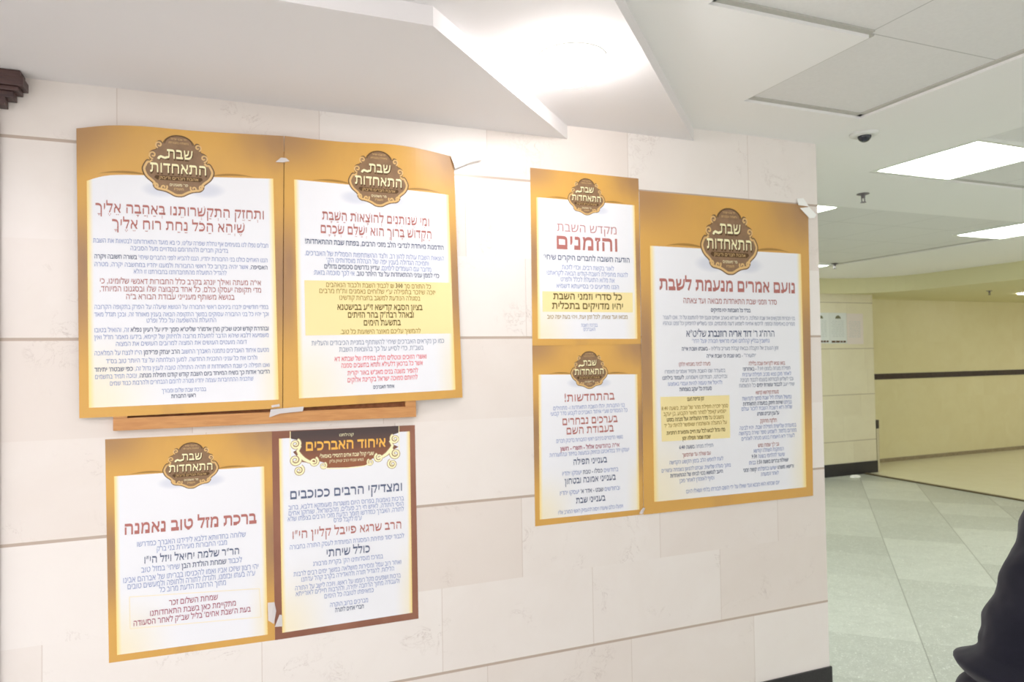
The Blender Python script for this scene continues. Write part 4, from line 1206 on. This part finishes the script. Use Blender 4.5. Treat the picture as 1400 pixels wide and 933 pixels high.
# ------------------------------------------------------------------ person in a dark coat walking past, mostly outside the photo
def skin_mesh(name, joints, bones, mat, root=0, sub=2):
    """joints: name -> (x, y, z, rx, ry); grows one continuous surface round the bones"""
    names = list(joints); ix = {n: i for i, n in enumerate(names)}
    me = bpy.data.meshes.new(name)
    me.from_pydata([joints[n][:3] for n in names], [(ix[a], ix[b]) for a, b in bones], [])
    o = bpy.data.objects.new(name, me); COL.objects.link(o)
    sk = o.modifiers.new('skin', 'SKIN'); sk.use_smooth_shade = True
    if not me.skin_vertices: 
        bm = bmesh.new(); bm.from_mesh(me); bm.verts.layers.skin.verify(); bm.to_mesh(me); bm.free()
    for i, n in enumerate(names):
        sv = me.skin_vertices[0].data[i]
        sv.radius = joints[n][3:5]
        sv.use_root = (i == root)
    sb = o.modifiers.new('sub', 'SUBSURF'); sb.levels = sub; sb.render_levels = sub
    bpy.context.view_layer.update()
    dg = bpy.context.evaluated_depsgraph_get()
    nm = bpy.data.meshes.new_from_object(o.evaluated_get(dg))
    nm.name = name
    bpy.data.objects.remove(o); bpy.data.meshes.remove(me)
    nm.materials.clear(); nm.materials.append(mat)
    o = bpy.data.objects.new(name, nm); COL.objects.link(o)
    nm.polygons.foreach_set('use_smooth', [True]*len(nm.polygons))
    return o

M_skin = plain('skin', (206, 160, 134), 0.5, 0.3)
def cloth(name, c):
    k = NT(name)
    n = k.noise(k.coord(), 420.0, 2.0, 0.6)
    a = lin(c); k.base(k.mix(n, tuple(x*0.75 for x in a[:3])+(1,), tuple(x*1.3 for x in a[:3])+(1,)))
    k.set(Roughness=0.9)
    k.b.inputs['Sheen Weight'].default_value = 0.15
    k.b.inputs['Specular IOR Level'].default_value = 0.15
    return k.m
M_coat = cloth('dark_navy_wool', (26, 26, 36))
M_trou = cloth('black_trousers', (30, 30, 36))
M_hair = plain('dark_brown_hair', (48, 38, 32), 0.7, 0.3, var=0.3, vscale=120)
M_shoe = plain('black_leather', (26, 25, 26), 0.35, 0.5)

pr = tag(empty('person', (1.87, -1.624, 0.0)), 'person in dark navy coat, back turned, sleeve at the lower right photo edge', 'person')
pr.rotation_euler = (0, 0, -YAW)

J = {}
J['pelvis'] = (0, 0, .93, .125, .095)
J['waist'] = (0, .005, 1.07, .120, .090)
J['chest'] = (0, .0, 1.25, .140, .100)
J['neckbase'] = (0, -.01, 1.41, .075, .065)
J['neck'] = (0, .0, 1.49, .050, .052)
J['skull'] = (0, .012, 1.590, .070, .082)
J['crown'] = (0, .006, 1.660, .066, .080)
J['top'] = (0, .0, 1.712, .034, .044)
J['chin'] = (0, .052, 1.520, .030, .026)
B = [('pelvis', 'waist'), ('waist', 'chest'), ('chest', 'neckbase'), ('neckbase', 'neck'), ('neck', 'skull'), ('skull', 'crown'), ('crown', 'top'), ('skull', 'chin')]
ARM = {-1: [(-.175, -.005, 1.385), (-.287, -.012, 1.130), (-.405, .030, .835), (-.425, .045, .762)],
       1: [(.175, -.005, 1.385), (.235, -.03, 1.115), (.255, .05, .865), (.258, .065, .790)]}
for s in (-1, 1):
    sh, el, wr, kn = ARM[s]
    t = 'L' if s < 0 else 'R'
    J['shoulder'+t] = (sh[0]*.9, sh[1], sh[2]-.02, .050, .050); J['elbow'+t] = (*el, .042, .042); J['wrist'+t] = (*wr, .027, .024); J['palm'+t] = (*kn, .038, .018)
    B += [('neckbase', 'shoulder'+t), ('shoulder'+t, 'elbow'+t), ('elbow'+t, 'wrist'+t), ('wrist'+t, 'palm'+t)]
    for fi, (fx, ln) in enumerate(((-.026, .070), (-.009, .080), (.009, .075), (.025, .058))):
        a = (kn[0]+s*.004, kn[1]+fx, kn[2]-.035); b = (a[0]-s*.006, a[1]+fx*.15, a[2]-ln*.5); c = (b[0]-s*.022, b[1], b[2]-ln*.45)
        n_ = 'f%d%s' % (fi, t)
        J[n_+'a'] = (*a, .0095, .0095); J[n_+'b'] = (*b, .0088, .0088); J[n_+'c'] = (*c, .0075, .0075)
        B += [('palm'+t, n_+'a'), (n_+'a', n_+'b'), (n_+'b', n_+'c')]
    a = (kn[0]-s*.008, kn[1]+.040, kn[2]+.012); b = (a[0]-s*.012, a[1]+.022, a[2]-.036)
    J['th'+t] = (*a, .011, .011); J['tt'+t] = (*b, .0085, .0085)
    B += [('palm'+t, 'th'+t), ('th'+t, 'tt'+t)]
    st = s*.0
    fwd_ = .10 if s > 0 else -.10
    J['hip'+t] = (s*.085, 0, .87, .088, .085); J['knee'+t] = (s*.09, fwd_*.6+.02, .48, .056, .060); J['ankle'+t] = (s*.09, fwd_, .085, .036, .042); J['toe'+t] = (s*.098, fwd_+.16, .030, .036, .024)
    B += [('pelvis', 'hip'+t), ('hip'+t, 'knee'+t), ('knee'+t, 'ankle'+t), ('ankle'+t, 'toe'+t)]
body = skin_mesh('body', J, B, M_skin)
body.parent = pr
# face: brow, nose, lips, chin, and ears drawn out of the head's own surface
for v in body.data.vertices:
    c = v.co
    if c.z > 1.50 and c.y > 0.05:
        w = math.exp(-(c.x/.013)**2)
        c.y += w*.024*math.exp(-((c.z-1.590)/.018)**2)
        c.y += .006*math.exp(-((c.z-1.545)/.010)**2)*math.exp(-(c.x/.028)**2)
        c.y += .010*math.exp(-((c.z-1.515)/.014)**2)*math.exp(-(c.x/.03)**2)
        for s in (-1, 1): c.y -= .008*math.exp(-((c.z-1.618)/.012)**2)*math.exp(-((c.x-s*.03)/.014)**2)
    if 1.56 < c.z < 1.64 and -.02 < c.y < .03:
        c.x += math.copysign(.014*math.exp(-((c.z-1.60)/.022)**2)*math.exp(-((c.y-.002)/.014)**2), c.x)

for s in (-1, 1):
    ey = max([v.co.y for v in body.data.vertices if abs(v.co.x-s*.030) < .012 and abs(v.co.z-1.612) < .014] or [.075])
    bm = bmesh.new(); bmesh.ops.create_uvsphere(bm, u_segments=16, v_segments=10, radius=.0105)
    me = bpy.data.meshes.new('eye'); bm.to_mesh(me); bm.free()
    me.materials.append(plain('eye_white', (230, 226, 220), 0.2)); me.materials.append(plain('eye_iris', (58, 44, 34), 0.2))
    for p in me.polygons: p.material_index = 1 if p.center.y > .0085 else 0
    o = bpy.data.objects.new('eye', me); COL.objects.link(o); o.parent = pr; o.location = (s*.030, ey-.006, 1.612)

# hair: a close cap over the skull, open at the face, ending at the nape
bm = bmesh.new(); bmesh.ops.create_icosphere(bm, subdivisions=5, radius=1.0)
for v in bm.verts:
    c = v.co; n_ = 1.0+0.05*noise.noise(c*6.0)
    taper = 1.0-0.22*max(0.0, -c.z)
    v.co = Vector((c.x*.080*n_*taper, -.006+c.y*.097*n_*taper, 1.632+c.z*(.098 if c.z > 0 else .105)*n_))
kill = [f for f in bm.faces if (lambda q: (q.y > .045 and q.z < 1.668) or q.z < 1.548 or (q.y > -.012 and q.z < 1.600))(f.calc_center_median())]
bmesh.ops.delete(bm, geom=kill, context='FACES')
me = bpy.data.meshes.new('hair'); bm.to_mesh(me); bm.free()
me.materials.append(M_hair)
me.polygons.foreach_set('use_smooth', [True]*len(me.polygons))
h = bpy.data.objects.new('hair', me); COL.objects.link(h); h.parent = pr

# trousers and shoes
TJ = {'p': (0, 0, .95, .14, .11)}; TB = []
for s in (-1, 1):
    t = 'L' if s < 0 else 'R'; f_ = .10 if s > 0 else -.10
    TJ['h'+t] = (s*.088, 0, .84, .098, .098); TJ['k'+t] = (s*.09, f_*.6+.02, .48, .074, .078); TJ['c'+t] = (s*.09, f_-.004, .075, .060, .066)
    TB += [('p', 'h'+t), ('h'+t, 'k'+t), ('k'+t, 'c'+t)]
skin_mesh('trousers', TJ, TB, M_trou).parent = pr
for s in (-1, 1):
    f_ = .10 if s > 0 else -.10
    o = skin_mesh('shoe', {'h': (s*.09, f_-.045, .044, .040, .042), 'm': (s*.094, f_+.05, .046, .043, .044), 't': (s*.10, f_+.165, .036, .044, .032)}, [('h', 'm'), ('m', 't')], M_shoe)
    for v in o.data.vertices:
        v.co.z = max(v.co.z, 0.001)
    o.parent = pr

# long coat: body, skirt and sleeves in one surface, with gathered folds along the left sleeve
CJ = {'chest': (0, -.002, 1.25, .172, .132), 'waist': (0, .003, 1.06, .158, .122), 'hip': (0, 0, .90, .176, .138), 'hem': (0, .0, .62, .225, .185), 'hem_end': (0, .0, .56, .23, .19),
      'yoke': (0, -.008, 1.365, .120, .088), 'collar': (0, -.008, 1.465, .062, .062)}
CB = [('chest', 'waist'), ('waist', 'hip'), ('hip', 'hem'), ('hem', 'hem_end'), ('chest', 'yoke'), ('yoke', 'collar')]
for s in (-1, 1):
    sh, el, wr, kn = ARM[s]; t = 'L' if s < 0 else 'R'
    m1 = [(sh[i]+el[i])/2 for i in range(3)]; m2 = [(el[i]+wr[i])/2 for i in range(3)]
    CJ['s'+t] = (sh[0]*.94, sh[1], sh[2]-.022, .086, .084); CJ['u'+t] = (*m1, .092, .090); CJ['e'+t] = (*el, .088, .086); CJ['m'+t] = (*m2, .084, .082); CJ['w'+t] = (wr[0], wr[1], wr[2]-.01, .080, .076)
    CB += [('yoke', 's'+t), ('s'+t, 'u'+t), ('u'+t, 'e'+t), ('e'+t, 'm'+t), ('m'+t, 'w'+t)]
coat = skin_mesh('coat', CJ, CB, M_coat, sub=4)
coat.parent = pr
sh, el, wr, kn = (Vector(p) for p in ARM[-1])
nrm = [v.normal.copy() for v in coat.data.vertices]
for v, n_ in zip(coat.data.vertices, nrm):
    c = v.co
    d = 0.006*noise.noise(c*9.0)+0.005*noise.noise(c*19.0)+0.002*noise.noise(c*45.0)
    if c.x < -.175-.42*(1.385-c.z)+.10 and c.x < -.15:
        # distance along the arm
        if c.z > el.z: tt = (sh.z-c.z)
        else: tt = (sh.z-el.z)+(el.z-c.z)*1.05
        tw = tt+0.035*noise.noise(Vector((c.x*6, c.y*6, c.z*3)))
        amp = 0.0025+0.0035*max(0, min(1, (tt-.12)/.30))
        d += amp*(sin(tw*58.0))
        if 0.905 < c.z < 0.945: d += 0.0
        d += 0.026*math.exp(-((c.z-.905+.10*(c.x+.37))/.017)**2)
        d += 0.030*math.exp(-((c.z-.845+.12*(c.x+.37))/.030)**2)
        d -= 0.010*math.exp(-((c.z-.875+.12*(c.x+.37))/.010)**2)
        d -= 0.010*math.exp(-((c.z-.945+.10*(c.x+.37))/.014)**2)
    v.co = c + n_*d
